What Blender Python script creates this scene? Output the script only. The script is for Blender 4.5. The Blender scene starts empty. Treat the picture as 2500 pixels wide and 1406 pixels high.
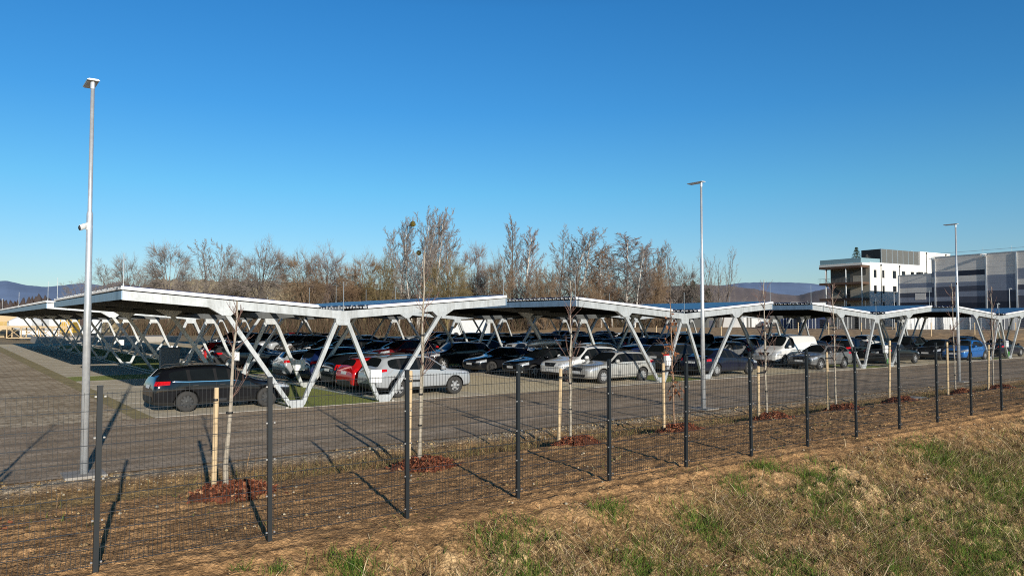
import bpy, bmesh, math, random
import numpy as np
from math import sin, cos, pi, radians, sqrt, atan2
from mathutils import Vector, Matrix
from mathutils.bvhtree import BVHTree

SC = bpy.context.scene
COL = SC.collection
RNG = random.Random(7)
NPR = np.random.default_rng(11)
CAMH = 2.896
YAW, PITCH = 0.6345, 0.0420

# ------------------------------------------------------------------ helpers
def link(o, parent=None):
    COL.objects.link(o)
    if parent is not None:
        o.parent = parent
    return o

def tag(o, label=None, cat=None, group=None, kind=None, color=None):
    if label: o['label'] = label
    if cat: o['category'] = cat
    if group: o['group'] = group
    if kind: o['kind'] = kind
    if color: o.color = (*color, 1)
    return o

def empty(name, loc=(0, 0, 0), rz=0.0, parent=None):
    o = bpy.data.objects.new(name, None)
    o.location = loc
    o.rotation_euler = (0, 0, rz)
    o.empty_display_size = 0.3
    return link(o, parent)

class MB:
    """collects simple solids into one mesh"""
    def __init__(s):
        s.v, s.f, s.m = [], [], []
        s.mi = 0
    def add(s, vs, fs):
        b = len(s.v)
        s.v += [tuple(p) for p in vs]
        s.f += [tuple(b + i for i in f) for f in fs]
        s.m += [s.mi] * len(fs)
        return s
    def box(s, c, d, rz=0.0):
        x, y, z = d[0] / 2, d[1] / 2, d[2] / 2
        P = [(-x, -y, -z), (x, -y, -z), (x, y, -z), (-x, y, -z), (-x, -y, z), (x, -y, z), (x, y, z), (-x, y, z)]
        cr, sr = cos(rz), sin(rz)
        P = [(c[0] + p[0] * cr - p[1] * sr, c[1] + p[0] * sr + p[1] * cr, c[2] + p[2]) for p in P]
        return s.add(P, [(3, 2, 1, 0), (4, 5, 6, 7), (0, 1, 5, 4), (1, 2, 6, 5), (2, 3, 7, 6), (3, 0, 4, 7)])
    def b2(s, lo, hi):
        return s.box([(lo[i] + hi[i]) / 2 for i in range(3)], [hi[i] - lo[i] for i in range(3)])
    def bar(s, p0, p1, w, h, up=(0, 0, 1)):
        """rectangular bar from p0 to p1, w across, h along up"""
        p0, p1 = Vector(p0), Vector(p1)
        d = (p1 - p0).normalized()
        u = Vector(up)
        if abs(d.dot(u)) > 0.98: u = Vector((0, 1, 0))
        r = d.cross(u).normalized(); u = r.cross(d)
        P = []
        for p in (p0, p1):
            for a, b in ((-1, -1), (1, -1), (1, 1), (-1, 1)):
                P.append(p + r * (a * w / 2) + u * (b * h / 2))
        return s.add(P, [(0, 3, 2, 1), (4, 5, 6, 7), (0, 1, 5, 4), (1, 2, 6, 5), (2, 3, 7, 6), (3, 0, 4, 7)])
    def tube(s, pts, rad, n=8, cap=True):
        pts = [Vector(p) for p in pts]
        if not hasattr(rad, '__len__'): rad = [rad] * len(pts)
        b = len(s.v)
        ref = None
        for i, p in enumerate(pts):
            d = (pts[min(i + 1, len(pts) - 1)] - pts[max(i - 1, 0)]).normalized()
            if ref is None:
                ref = Vector((1, 0, 0)) if abs(d.x) < 0.9 else Vector((0, 1, 0))
            r = (ref - d * ref.dot(d)).normalized(); u = d.cross(r)
            ref = r
            for k in range(n):
                a = 2 * pi * k / n
                q = p + (r * cos(a) + u * sin(a)) * rad[i]
                s.v.append((q.x, q.y, q.z))
        for i in range(len(pts) - 1):
            for k in range(n):
                k2 = (k + 1) % n
                s.f.append((b + i * n + k, b + i * n + k2, b + (i + 1) * n + k2, b + (i + 1) * n + k)); s.m.append(s.mi)
        if cap:
            s.f.append(tuple(b + k for k in reversed(range(n)))); s.m.append(s.mi)
            e = b + (len(pts) - 1) * n
            s.f.append(tuple(e + k for k in range(n))); s.m.append(s.mi)
        return s
    def prism(s, poly, y0, y1):
        """polygon in (x,z), extruded along y"""
        n = len(poly)
        P = [(x, y0, z) for x, z in poly] + [(x, y1, z) for x, z in poly]
        F = [tuple(range(n)), tuple(reversed(range(n, 2 * n)))]
        for i in range(n):
            j = (i + 1) % n
            F.append((i, n + i, n + j, j))
        return s.add(P, F)
    def quad(s, a, b, c, d):
        return s.add([a, b, c, d], [(0, 1, 2, 3)])
    def lathe(s, prof, n=20, axis='z', c=(0, 0, 0)):
        b = len(s.v)
        for r, h in prof:
            for k in range(n):
                a = 2 * pi * k / n
                if axis == 'z': q = (c[0] + r * cos(a), c[1] + r * sin(a), c[2] + h)
                else: q = (c[0] + r * cos(a), c[1] + h, c[2] + r * sin(a))
                s.v.append(q)
        for i in range(len(prof) - 1):
            for k in range(n):
                k2 = (k + 1) % n
                q = (b + i * n + k, b + i * n + k2, b + (i + 1) * n + k2, b + (i + 1) * n + k)
                s.f.append(q if axis == 'z' else q[::-1]); s.m.append(s.mi)
        return s
    def mesh(s, name, mats, smooth=False):
        me = bpy.data.meshes.new(name)
        me.from_pydata(s.v, [], s.f)
        if not isinstance(mats, (list, tuple)): mats = [mats]
        for m in mats: me.materials.append(m)
        if len(mats) > 1: me.polygons.foreach_set('material_index', s.m)
        if smooth: me.polygons.foreach_set('use_smooth', [True] * len(me.polygons))
        me.update()
        return me
    def obj(s, name, mats, parent=None, loc=(0, 0, 0), smooth=False, rz=0):
        o = bpy.data.objects.new(name, s.mesh(name, mats, smooth))
        o.location = loc
        o.rotation_euler = (0, 0, rz)
        return link(o, parent)

def np_mesh(name, V, F, mats, cols=None, smooth=False):
    """fast mesh from numpy: V (n,3), F (m,k)"""
    me = bpy.data.meshes.new(name)
    V = np.ascontiguousarray(V, np.float32); F = np.ascontiguousarray(F, np.int32)
    m, k = F.shape
    me.vertices.add(len(V)); me.vertices.foreach_set('co', V.ravel())
    me.loops.add(m * k); me.loops.foreach_set('vertex_index', F.ravel())
    me.polygons.add(m)
    me.polygons.foreach_set('loop_start', np.arange(0, m * k, k, dtype=np.int32))
    if smooth: me.polygons.foreach_set('use_smooth', np.ones(m, bool))
    for mt in (mats if isinstance(mats, (list, tuple)) else [mats]): me.materials.append(mt)
    me.update(calc_edges=True)
    if cols is not None:
        a = me.color_attributes.new('tint', 'FLOAT_COLOR', 'POINT')
        c4 = np.ones((len(V), 4), np.float32); c4[:, :np.shape(cols)[1]] = cols
        a.data.foreach_set('color', c4.ravel())
    return me

def newobj(name, me, parent=None, loc=(0, 0, 0), rz=0.0):
    o = bpy.data.objects.new(name, me)
    o.location = loc; o.rotation_euler = (0, 0, rz)
    return link(o, parent)

def inst(spec, parent, color=None, far=False, dirt=1.0):
    """spec: list of (name, mesh, loc, rz, children, near_only, tinted, label)"""
    for (name, me, loc, rz, ch, near, tint) in spec:
        if far and near: continue
        o = newobj(name, me, parent, loc, rz)
        if tint and color: o.color = (*color, dirt)
        if ch: inst(ch, o, color, far, dirt)

# value noise in numpy
_P = NPR.random((256, 256)).astype(np.float32)
def vnoise(x, y):
    xi = np.floor(x).astype(int); yi = np.floor(y).astype(int)
    fx = x - xi; fy = y - yi
    fx = fx * fx * (3 - 2 * fx); fy = fy * fy * (3 - 2 * fy)
    g = lambda a, b: _P[a & 255, b & 255]
    return (g(xi, yi) * (1 - fx) + g(xi + 1, yi) * fx) * (1 - fy) + (g(xi, yi + 1) * (1 - fx) + g(xi + 1, yi + 1) * fx) * fy
def fbm(x, y, o=4, lac=2.03, gain=0.5):
    a, s, n = 1.0, 0.0, 0.0
    for i in range(o):
        s = s + a * vnoise(x + 17.3 * i, y + 31.7 * i); n += a
        x = x * lac; y = y * lac; a *= gain
    return s / n

# ------------------------------------------------------------------ materials
def mat(name):
    m = bpy.data.materials.new(name); m.use_nodes = True
    nt = m.node_tree
    return m, nt, nt.nodes['Principled BSDF']
def N(nt, t, **kw):
    n = nt.nodes.new(t)
    for k, v in kw.items(): setattr(n, k, v)
    return n
def noise(nt, scale, detail=6, rough=0.6, coord='Object', src=None, vec=None):
    if vec is None:
        tc = N(nt, 'ShaderNodeTexCoord'); vec = tc.outputs[coord]
    n = N(nt, 'ShaderNodeTexNoise'); n.inputs['Scale'].default_value = scale
    n.inputs['Detail'].default_value = detail; n.inputs['Roughness'].default_value = rough
    nt.links.new(vec, n.inputs['Vector'])
    return n.outputs['Fac']
def ramp(nt, fac, stops):
    r = N(nt, 'ShaderNodeValToRGB')
    el = r.color_ramp.elements
    while len(el) < len(stops): el.new(0.5)
    for e, (p, c) in zip(el, stops):
        e.position = p; e.color = (*c, 1) if len(c) == 3 else c
    nt.links.new(fac, r.inputs['Fac'])
    return r.outputs['Color']
def mixc(nt, fac, a, b, mode='MIX'):
    m = N(nt, 'ShaderNodeMix', data_type='RGBA', blend_type=mode)
    for sock, val in ((m.inputs[0], fac), (m.inputs[6], a), (m.inputs[7], b)):
        if hasattr(val, 'links') or hasattr(val, 'is_output'): nt.links.new(val, sock)
        elif isinstance(val, (tuple, list)): sock.default_value = (*val, 1)
        else: sock.default_value = val
    return m.outputs[2]
def math_(nt, op, a, b=0.0, c=None, clamp=False):
    m = N(nt, 'ShaderNodeMath', operation=op); m.use_clamp = clamp
    for i, v in enumerate((a, b, c)):
        if v is None: continue
        if hasattr(v, 'is_output'): nt.links.new(v, m.inputs[i])
        else: m.inputs[i].default_value = v
    return m.outputs[0]
def bump(nt, bs, height, strength=0.3, dist=0.02):
    b = N(nt, 'ShaderNodeBump'); b.inputs['Strength'].default_value = strength; b.inputs['Distance'].default_value = dist
    nt.links.new(height, b.inputs['Height']); nt.links.new(b.outputs['Normal'], bs.inputs['Normal'])
def plain(name, col, rough=0.6, metal=0.0, var=0.12, scale=3.0, spec=None, coat=0.0):
    m, nt, bs = mat(name)
    f = noise(nt, scale, 5, 0.65)
    lo = tuple(c * (1 - var) for c in col); hi = tuple(min(1, c * (1 + var)) for c in col)
    nt.links.new(ramp(nt, f, [(0.3, lo), (0.7, hi)]), bs.inputs['Base Color'])
    bs.inputs['Roughness'].default_value = rough; bs.inputs['Metallic'].default_value = metal
    if spec is not None: bs.inputs['Specular IOR Level'].default_value = spec
    if coat: bs.inputs['Coat Weight'].default_value = coat
    return m
def tinted(name, rough=0.8, var=0.25, scale=2.0):
    """base colour from the object's own colour, broken up by noise"""
    m, nt, bs = mat(name)
    oi = N(nt, 'ShaderNodeObjectInfo')
    f = noise(nt, scale, 5)
    k = ramp(nt, f, [(0.3, (1 - var,) * 3), (0.7, (1 + var,) * 3)])
    nt.links.new(mixc(nt, 1.0, oi.outputs['Color'], k, 'MULTIPLY'), bs.inputs['Base Color'])
    bs.inputs['Roughness'].default_value = rough
    return m
def clod_mat(name):
    m, nt, bs = mat(name)
    a = N(nt, 'ShaderNodeAttribute', attribute_name='tint')
    tc = N(nt, 'ShaderNodeTexCoord')
    hs = []
    for sc, k in ((17.0, 1.0), (44.0, .55)):
        wv = N(nt, 'ShaderNodeTexNoise'); wv.inputs['Scale'].default_value = sc * .6; nt.links.new(tc.outputs['Object'], wv.inputs['Vector'])
        vm = N(nt, 'ShaderNodeVectorMath', operation='MULTIPLY_ADD'); nt.links.new(wv.outputs['Color'], vm.inputs[0]); vm.inputs[1].default_value = (1.6 / sc,) * 3; nt.links.new(tc.outputs['Object'], vm.inputs[2])
        v = N(nt, 'ShaderNodeTexVoronoi', feature='F1'); v.inputs['Scale'].default_value = sc; nt.links.new(vm.outputs[0], v.inputs['Vector'])
        hs.append((math_(nt, 'SUBTRACT', 1.0, v.outputs['Distance']), v.outputs['Color']))
    f = noise(nt, 90.0, 5, .7)
    h = math_(nt, 'MULTIPLY_ADD', hs[1][0], .5, hs[0][0])
    k1 = ramp(nt, hs[0][0], [(.28, (.42, .40, .38)), (.60, (.92, .92, .92)), (.95, (1.12, 1.12, 1.10))])  # gaps between clods darkened in the colour, as painted crevice shade
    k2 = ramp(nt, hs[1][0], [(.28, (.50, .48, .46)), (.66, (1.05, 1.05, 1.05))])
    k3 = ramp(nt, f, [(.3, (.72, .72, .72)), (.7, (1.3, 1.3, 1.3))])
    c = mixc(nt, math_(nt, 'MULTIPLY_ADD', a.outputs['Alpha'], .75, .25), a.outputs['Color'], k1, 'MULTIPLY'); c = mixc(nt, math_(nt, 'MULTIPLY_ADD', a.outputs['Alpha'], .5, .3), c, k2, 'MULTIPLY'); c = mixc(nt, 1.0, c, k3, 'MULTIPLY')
    hv = N(nt, 'ShaderNodeHueSaturation'); nt.links.new(c, hv.inputs['Color'])
    sx = N(nt, 'ShaderNodeSeparateColor'); nt.links.new(hs[0][1], sx.inputs[0])
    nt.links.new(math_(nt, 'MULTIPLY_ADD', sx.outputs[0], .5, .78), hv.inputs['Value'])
    nt.links.new(hv.outputs['Color'], bs.inputs['Base Color'])
    bs.inputs['Roughness'].default_value = .95; bs.inputs['Specular IOR Level'].default_value = .15
    bump(nt, bs, math_(nt, 'MULTIPLY_ADD', f, .25, h), 0.55, .03)
    return m
def attr_mat(name, rough=0.9, nscale=25.0, var=0.25, bstr=0.0, bdist=0.02):
    m, nt, bs = mat(name)
    a = N(nt, 'ShaderNodeAttribute', attribute_name='tint')
    f = noise(nt, nscale, 6, 0.7)
    k = ramp(nt, f, [(0.28, (1 - var,) * 3), (0.72, (1 + var,) * 3)])
    nt.links.new(mixc(nt, 1.0, a.outputs['Color'], k, 'MULTIPLY'), bs.inputs['Base Color'])
    bs.inputs['Roughness'].default_value = rough
    bs.inputs['Specular IOR Level'].default_value = 0.2
    if bstr: bump(nt, bs, f, bstr, bdist)
    return m

# galvanised steel with the blotchy zinc flower and streaks
def galv(name, col, rough=0.42, metal=0.35, var=0.15):
    m, nt, bs = mat(name)
    f = noise(nt, 1.6, 8, 0.7); f2 = noise(nt, 14.0, 3, 0.5)
    k = math_(nt, 'MULTIPLY_ADD', f2, 0.35, math_(nt, 'MULTIPLY', f, 0.65))
    lo = tuple(c * (1 - var) for c in col); hi = tuple(min(1, c * (1 + var)) for c in col)
    tc = N(nt, 'ShaderNodeTexCoord'); mp = N(nt, 'ShaderNodeMapping'); mp.inputs['Scale'].default_value = (5.0, 5.0, .5); nt.links.new(tc.outputs['Object'], mp.inputs['Vector'])
    st = noise(nt, 1.0, 6, .7, vec=mp.outputs['Vector'])          # rain streaks
    nt.links.new(mixc(nt, 1.0, ramp(nt, k, [(0.35, lo), (0.62, hi)]), ramp(nt, st, [(.36, (.80, .79, .77)), (.52, (1, 1, 1))]), 'MULTIPLY'), bs.inputs['Base Color'])
    bs.inputs['Metallic'].default_value = metal
    nt.links.new(math_(nt, 'MULTIPLY_ADD', f, 0.25, rough - 0.12), bs.inputs['Roughness'])
    return m

M = {}
M['galv'] = galv('galvanised_steel', (0.53, 0.55, 0.555))
M['galv_eave'] = galv('sky_tinted_eave', (0.23, 0.335, 0.45), 0.40, 0.30)  # blue sky reflection on the shaded eave fascia put into the base colour
M['galv_pole'] = galv('galvanised_pole', (0.60, 0.62, 0.64), 0.36, 0.45)
M['galv_shade'] = galv('shaded_galvanised_steel', (0.09, 0.095, 0.095), 0.6, 0.2)  # inner rafters: shade under the roof put into a darker zinc colour
M['trim_white'] = plain('white_flashing', (0.78, 0.78, 0.77), 0.45, 0.0, 0.05)
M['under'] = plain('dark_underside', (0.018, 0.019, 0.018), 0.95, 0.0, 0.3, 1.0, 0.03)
M['sheet'] = galv('roof_sheet_zinc', (0.50, 0.51, 0.52), 0.45, 0.3)
M['anthracite'] = plain('anthracite_paint', (0.015, 0.019, 0.023), 0.42, 0.1, 0.15)
M['wire'] = plain('anthracite_wire', (0.018, 0.021, 0.024), 0.5, 0.1, 0.1)
M['bright'] = plain('bright_steel', (0.75, 0.75, 0.76), 0.25, 0.8, 0.05)
M['white_plastic'] = plain('white_plastic', (0.72, 0.73, 0.73), 0.4, 0, 0.04)
M['black'] = plain('black_plastic', (0.012, 0.012, 0.013), 0.55, 0, 0.2)
M['rubber'] = plain('tyre_rubber', (0.035, 0.033, 0.031), 0.8, 0, 0.3, 9)
M['timber'] = plain('pale_timber', (0.62, 0.46, 0.27), 0.75, 0, 0.18, 6)
M['concrete'] = plain('concrete', (0.36, 0.33, 0.29), 0.85, 0, 0.15, 4)
M['grey_box'] = plain('grey_cabinet_paint', (0.14, 0.165, 0.19), 0.5, 0, 0.08)
M['green_cable'] = plain('green_cable', (0.08, 0.5, 0.06), 0.5, 0, 0.1)
M['yellow'] = plain('yellow_formwork', (0.58, 0.37, 0.05), 0.6, 0, 0.15)
M['glass_dark'] = plain('dark_window', (0.015, 0.018, 0.022), 0.08, 0, 0.2)

def solar_mat():
    m, nt, bs = mat('solar_cells')
    tc = N(nt, 'ShaderNodeTexCoord')
    mp = N(nt, 'ShaderNodeMapping'); nt.links.new(tc.outputs['Object'], mp.inputs['Vector'])
    br = N(nt, 'ShaderNodeTexBrick')
    br.offset = 0.0
    nt.links.new(mp.outputs['Vector'], br.inputs['Vector'])
    br.inputs['Color1'].default_value = (0.008, 0.022, 0.10, 1); br.inputs['Color2'].default_value = (0.012, 0.032, 0.13, 1)
    br.inputs['Mortar'].default_value = (0.05, 0.07, 0.12, 1)
    br.inputs['Scale'].default_value = 1.0; br.inputs['Mortar Size'].default_value = 0.006
    br.inputs['Brick Width'].default_value = 0.17; br.inputs['Row Height'].default_value = 0.17
    nt.links.new(br.outputs['Color'], bs.inputs['Base Color'])
    bs.inputs['Roughness'].default_value = 0.28
    bs.inputs['Specular IOR Level'].default_value = 0.14
    return m
M['solar'] = solar_mat()

def paint_mat():
    m, nt, bs = mat('car_paint')
    oi = N(nt, 'ShaderNodeObjectInfo')
    tc = N(nt, 'ShaderNodeTexCoord')
    sp = N(nt, 'ShaderNodeSeparateXYZ'); nt.links.new(tc.outputs['Object'], sp.inputs[0])
    f = noise(nt, 3.5, 7, 0.7)
    # road film, thickest along the sills
    h = math_(nt, 'MULTIPLY_ADD', sp.outputs['Z'], -1.25, 1.0)
    d = math_(nt, 'MULTIPLY', math_(nt, 'ADD', h, math_(nt, 'MULTIPLY_ADD', f, 0.8, -0.4)), 0.16, clamp=True)
    d = math_(nt, 'MULTIPLY', d, oi.outputs['Alpha'])
    nt.links.new(mixc(nt, d, oi.outputs['Color'], (0.26, 0.235, 0.20)), bs.inputs['Base Color'])
    nt.links.new(math_(nt, 'MULTIPLY_ADD', d, 0.9, 0.11, clamp=True), bs.inputs['Roughness'])
    bs.inputs['Metallic'].default_value = 0.15
    bs.inputs['Coat Weight'].default_value = 0.45
    bs.inputs['Coat Roughness'].default_value = 0.04
    bs.inputs['Specular IOR Level'].default_value = 0.35
    return m
M['paint'] = paint_mat()
M['car_glass'] = plain('car_glass', (0.010, 0.013, 0.015), 0.05, 0, 0.2, 2, 0.7)
M['trim'] = plain('dark_car_trim', (0.022, 0.022, 0.022), 0.6, 0, 0.3, 5)
M['alloy'] = plain('alloy_rim', (0.50, 0.50, 0.50), 0.35, 0.5, 0.12, 8)
M['dark_alloy'] = plain('dark_alloy_rim', (0.06, 0.06, 0.06), 0.4, 0.4, 0.2, 8)
M['lamp_clear'] = plain('headlight_lens', (0.55, 0.57, 0.60), 0.10, 0.35, 0.35, 14)
M['lamp_red'] = plain('tail_light_lens', (0.50, 0.008, 0.012), 0.12, 0, 0.3, 12)
M['plate'] = plain('number_plate_white', (0.72, 0.73, 0.74), 0.4, 0, 0.04)
M['chrome'] = plain('chrome', (0.8, 0.8, 0.8), 0.12, 1.0, 0.02)
# ------------------------------------------------------------------ world, sun, camera
SUN_EL, SUN_AZ = radians(15.2), radians(12.2)         # light travels toward +y, a little toward +x
w = bpy.data.worlds.new('World'); SC.world = w; w.use_nodes = True
wn = w.node_tree
bg = wn.nodes['Background']
sky = wn.nodes.new('ShaderNodeTexSky'); sky.sky_type = 'NISHITA'; sky.sun_disc = False
sky.sun_elevation = SUN_EL; sky.sun_rotation = SUN_AZ + pi
sky.altitude = 300; sky.air_density = 1.0; sky.dust_density = 0.3; sky.ozone_density = 3.0
tc_ = wn.nodes.new('ShaderNodeTexCoord'); sx = wn.nodes.new('ShaderNodeSeparateXYZ'); wn.links.new(tc_.outputs['Generated'], sx.inputs[0])
clear = ramp(wn, sx.outputs['Z'], [(0.0, (.90, .97, 1.14)), (.07, (.82, 1.02, 1.20)), (.163, (.56, 1.10, 1.28)), (.26, (.36, 1.00, 1.36)), (.38, (.28, .95, 1.38)), (.46, (.20, .62, .95)), (.56, (.08, .26, .44)), (1.0, (.03, .11, .22))])
wn.links.new(mixc(wn, 1.0, sky.outputs['Color'], clear, 'MULTIPLY'), bg.inputs['Color'])
bg.inputs['Strength'].default_value = 0.10
sl = bpy.data.lights.new('sun', 'SUN'); sl.energy = 5.0; sl.angle = radians(0.53); sl.color = (1.0, 0.93, 0.82)
so = bpy.data.objects.new('sun', sl)
dirv = Vector((sin(SUN_AZ) * cos(SUN_EL), cos(SUN_AZ) * cos(SUN_EL), -sin(SUN_EL)))
so.rotation_euler = dirv.to_track_quat('-Z', 'Y').to_euler(); so.location = (0, -30, 40)
link(so)
cd = bpy.data.cameras.new('camera'); cd.lens = 1884.7 / 2500 * 36; cd.sensor_width = 36; cd.clip_start = 0.1; cd.clip_end = 20000
co = bpy.data.objects.new('camera', cd); co.location = (0, 0, CAMH); co.rotation_euler = (pi / 2 + PITCH, 0, -YAW)
link(co); SC.camera = co
SC.view_settings.view_transform = 'Standard'; SC.view_settings.look = 'None'; SC.view_settings.exposure = 0.0; SC.view_settings.gamma = 1.0
SC.cycles.max_bounces = 6; SC.cycles.diffuse_bounces = 3; SC.cycles.glossy_bounces = 3; SC.cycles.transmission_bounces = 2
SC.cycles.use_denoising = False; SC.cycles.use_adaptive_sampling = False; SC.cycles.sample_clamp_indirect = 2.0
SC.cycles.filter_width = 1.05

def spot(px, dep):
    """ground point seen at photo column px (of 2500), dep metres in front of the camera"""
    X = (px - 1250) / 1884.7 * dep
    return X * cos(YAW) + dep * sin(YAW), -X * sin(YAW) + dep * cos(YAW)

# ------------------------------------------------------------------ ground
def terrain(x, y):
    ys = [-40, 0, 4.0, 9.1, 9.7, 10.2, 13.3, 13.8, 14.3, 15.2, 15.9, 16.5, 17.2]
    zs = [-3.4, -3.4, -2.75, -.16, -.02, .0, .05, .0, -.17, -.14, -.03, -.012, -.03]
    z = np.interp(y, ys, zs)
    tilt = np.clip((15.2 - y) / 4.0, 0, 1)
    return z + 0.008 * np.clip(x - 1.5, -10, 60) * tilt
def build_bank():
    xs = np.concatenate([np.arange(-70, -5, 2.0), np.arange(-5, 26, 0.055), np.arange(26, 50, 0.13), np.arange(50, 200, 2.5)])
    ys = np.concatenate([np.arange(-20, 2.6, 1.2), np.arange(2.6, 5.2, .2), np.arange(5.2, 16.6, 0.05), [16.75, 17.2]])
    X, Y = np.meshgrid(xs, ys)
    Z = terrain(X, Y)
    n1 = fbm(X * 0.9, Y * 0.9, 3); n2 = fbm(X * 4.2 + 9, Y * 4.2, 4); n3 = fbm(X * 13 + 3, Y * 13, 3); n4 = fbm(X * 0.35 + 40, Y * 0.6, 3)
    clod = np.clip((n2 - 0.50) * 4, 0, 1)
    slope = np.clip((9.5 - Y) / 1.0, 0, 1)              # the bank below the fence
    berm = ((Y >= 9.3) & (Y < 14.0)).astype(float)
    gravel = np.clip(1 - np.abs(Y - 16.15 - (n1 - .5) * 0.5) / 0.55, 0, 1)
    swale = np.clip(1 - np.abs(Y - 14.9) / 0.85, 0, 1)
    amp = 0.05 + 0.24 * slope
    edge = np.clip((16.35 - Y) / 0.5, 0, 1)
    Z = Z + edge * (amp * (n1 - .5) + (0.05 + 0.10 * slope) * (n2 - .5) + (0.05 + 0.07 * slope) * (n3 - .5) + 0.08 * slope * clod * np.clip((n4 - .42) * 6, 0, 1))
    Z = Z + .014 * berm * np.sin(Y * 17 + 2.5 * (n1 - .5) + .25 * np.sin(X * .7)) * np.clip((n4 - .3) * 3, 0, 1)
    def C(r, g, b): return np.array([r, g, b])[None, None, :]
    soil = C(.40, .245, .118) * (0.75 + 0.5 * n1[..., None])
    soil_dark = C(.20, .12, .06)
    tan = C(.66, .47, .25)
    straw = C(.34, .245, .11)
    col = soil * (1 - 0.55 * np.clip((.5 - n2) * 3, 0, 1)[..., None]) + soil_dark * (0.55 * np.clip((.5 - n2) * 3, 0, 1)[..., None])
    t = (slope * np.clip((n4 - .46) * 6, 0, 1) * (0.30 + 0.70 * clod))[..., None]
    col = col * (1 - t) + tan * t
    t = (slope * np.clip((.62 - n4) * 3, 0, 1) * 0.6)[..., None]
    col = col * (1 - t) + straw * (0.6 + 0.7 * n3[..., None]) * t
    g = (slope * np.clip((fbm(X * .55 + 70, Y * .9 + 5, 3) - .52) * 7, 0, 1) * np.clip((X - 2.0) / 3, 0, 1) * np.clip((8.3 - Y) / 2, 0, 1))[..., None]
    col = col * (1 - g * .8) + C(.17, .18, .045) * g * .8
    t = (swale * 0.75)[..., None]
    col = col * (1 - t) + C(.44, .30, .12) * (0.6 + .8 * n2[..., None]) * t
    t = (gravel * (0.4 + 0.6 * n3))[..., None]
    col = col * (1 - t) + C(.54, .46, .34) * (0.6 + 0.8 * n3[..., None]) * t
    col = col * np.clip(0.45 + 1.15 * n3 + .5 * (n2 - .5), .25, 1.35)[..., None]  # crevice shade painted into the vertex colours, low spots of the noise darker
    col = np.concatenate([col * (1 + .14 * (1 - slope[..., None]) * (Y < 14.2)[..., None] * np.array([1.5, 1.0, .5])), (.15 + .85 * slope)[..., None]], -1)
    ny, nx = X.shape
    V = np.stack([X, Y, Z], -1).reshape(-1, 3)
    i = np.arange((ny - 1) * (nx - 1)); r = i // (nx - 1) * nx + i % (nx - 1)
    F = np.stack([r, r + 1, r + nx + 1, r + nx], 1)
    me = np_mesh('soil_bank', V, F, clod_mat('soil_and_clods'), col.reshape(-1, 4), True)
    tag(newobj('ground', me), kind='structure')
    def zat(px, py):
        ix = np.clip(np.searchsorted(xs, px), 1, nx - 1); iy = np.clip(np.searchsorted(ys, py), 1, ny - 1)
        tx = np.clip((px - xs[ix - 1]) / (xs[ix] - xs[ix - 1]), 0, 1); ty = np.clip((py - ys[iy - 1]) / (ys[iy] - ys[iy - 1]), 0, 1)
        return (Z[iy - 1, ix - 1] * (1 - tx) + Z[iy - 1, ix] * tx) * (1 - ty) + (Z[iy, ix - 1] * (1 - tx) + Z[iy, ix] * tx) * ty
    return zat
zat = build_bank()

def sheet(name, poly, z, m, kind='structure'):
    me = bpy.data.meshes.new(name)
    me.from_pydata([(x, y, z) for x, y in poly], [], [tuple(range(len(poly)))])
    me.materials.append(m); me.update()
    o = newobj(name, me)
    if kind: o['kind'] = kind
    return o
def rect(x0, y0, x1, y1): return [(x0, y0), (x1, y0), (x1, y1), (x0, y1)]

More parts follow.
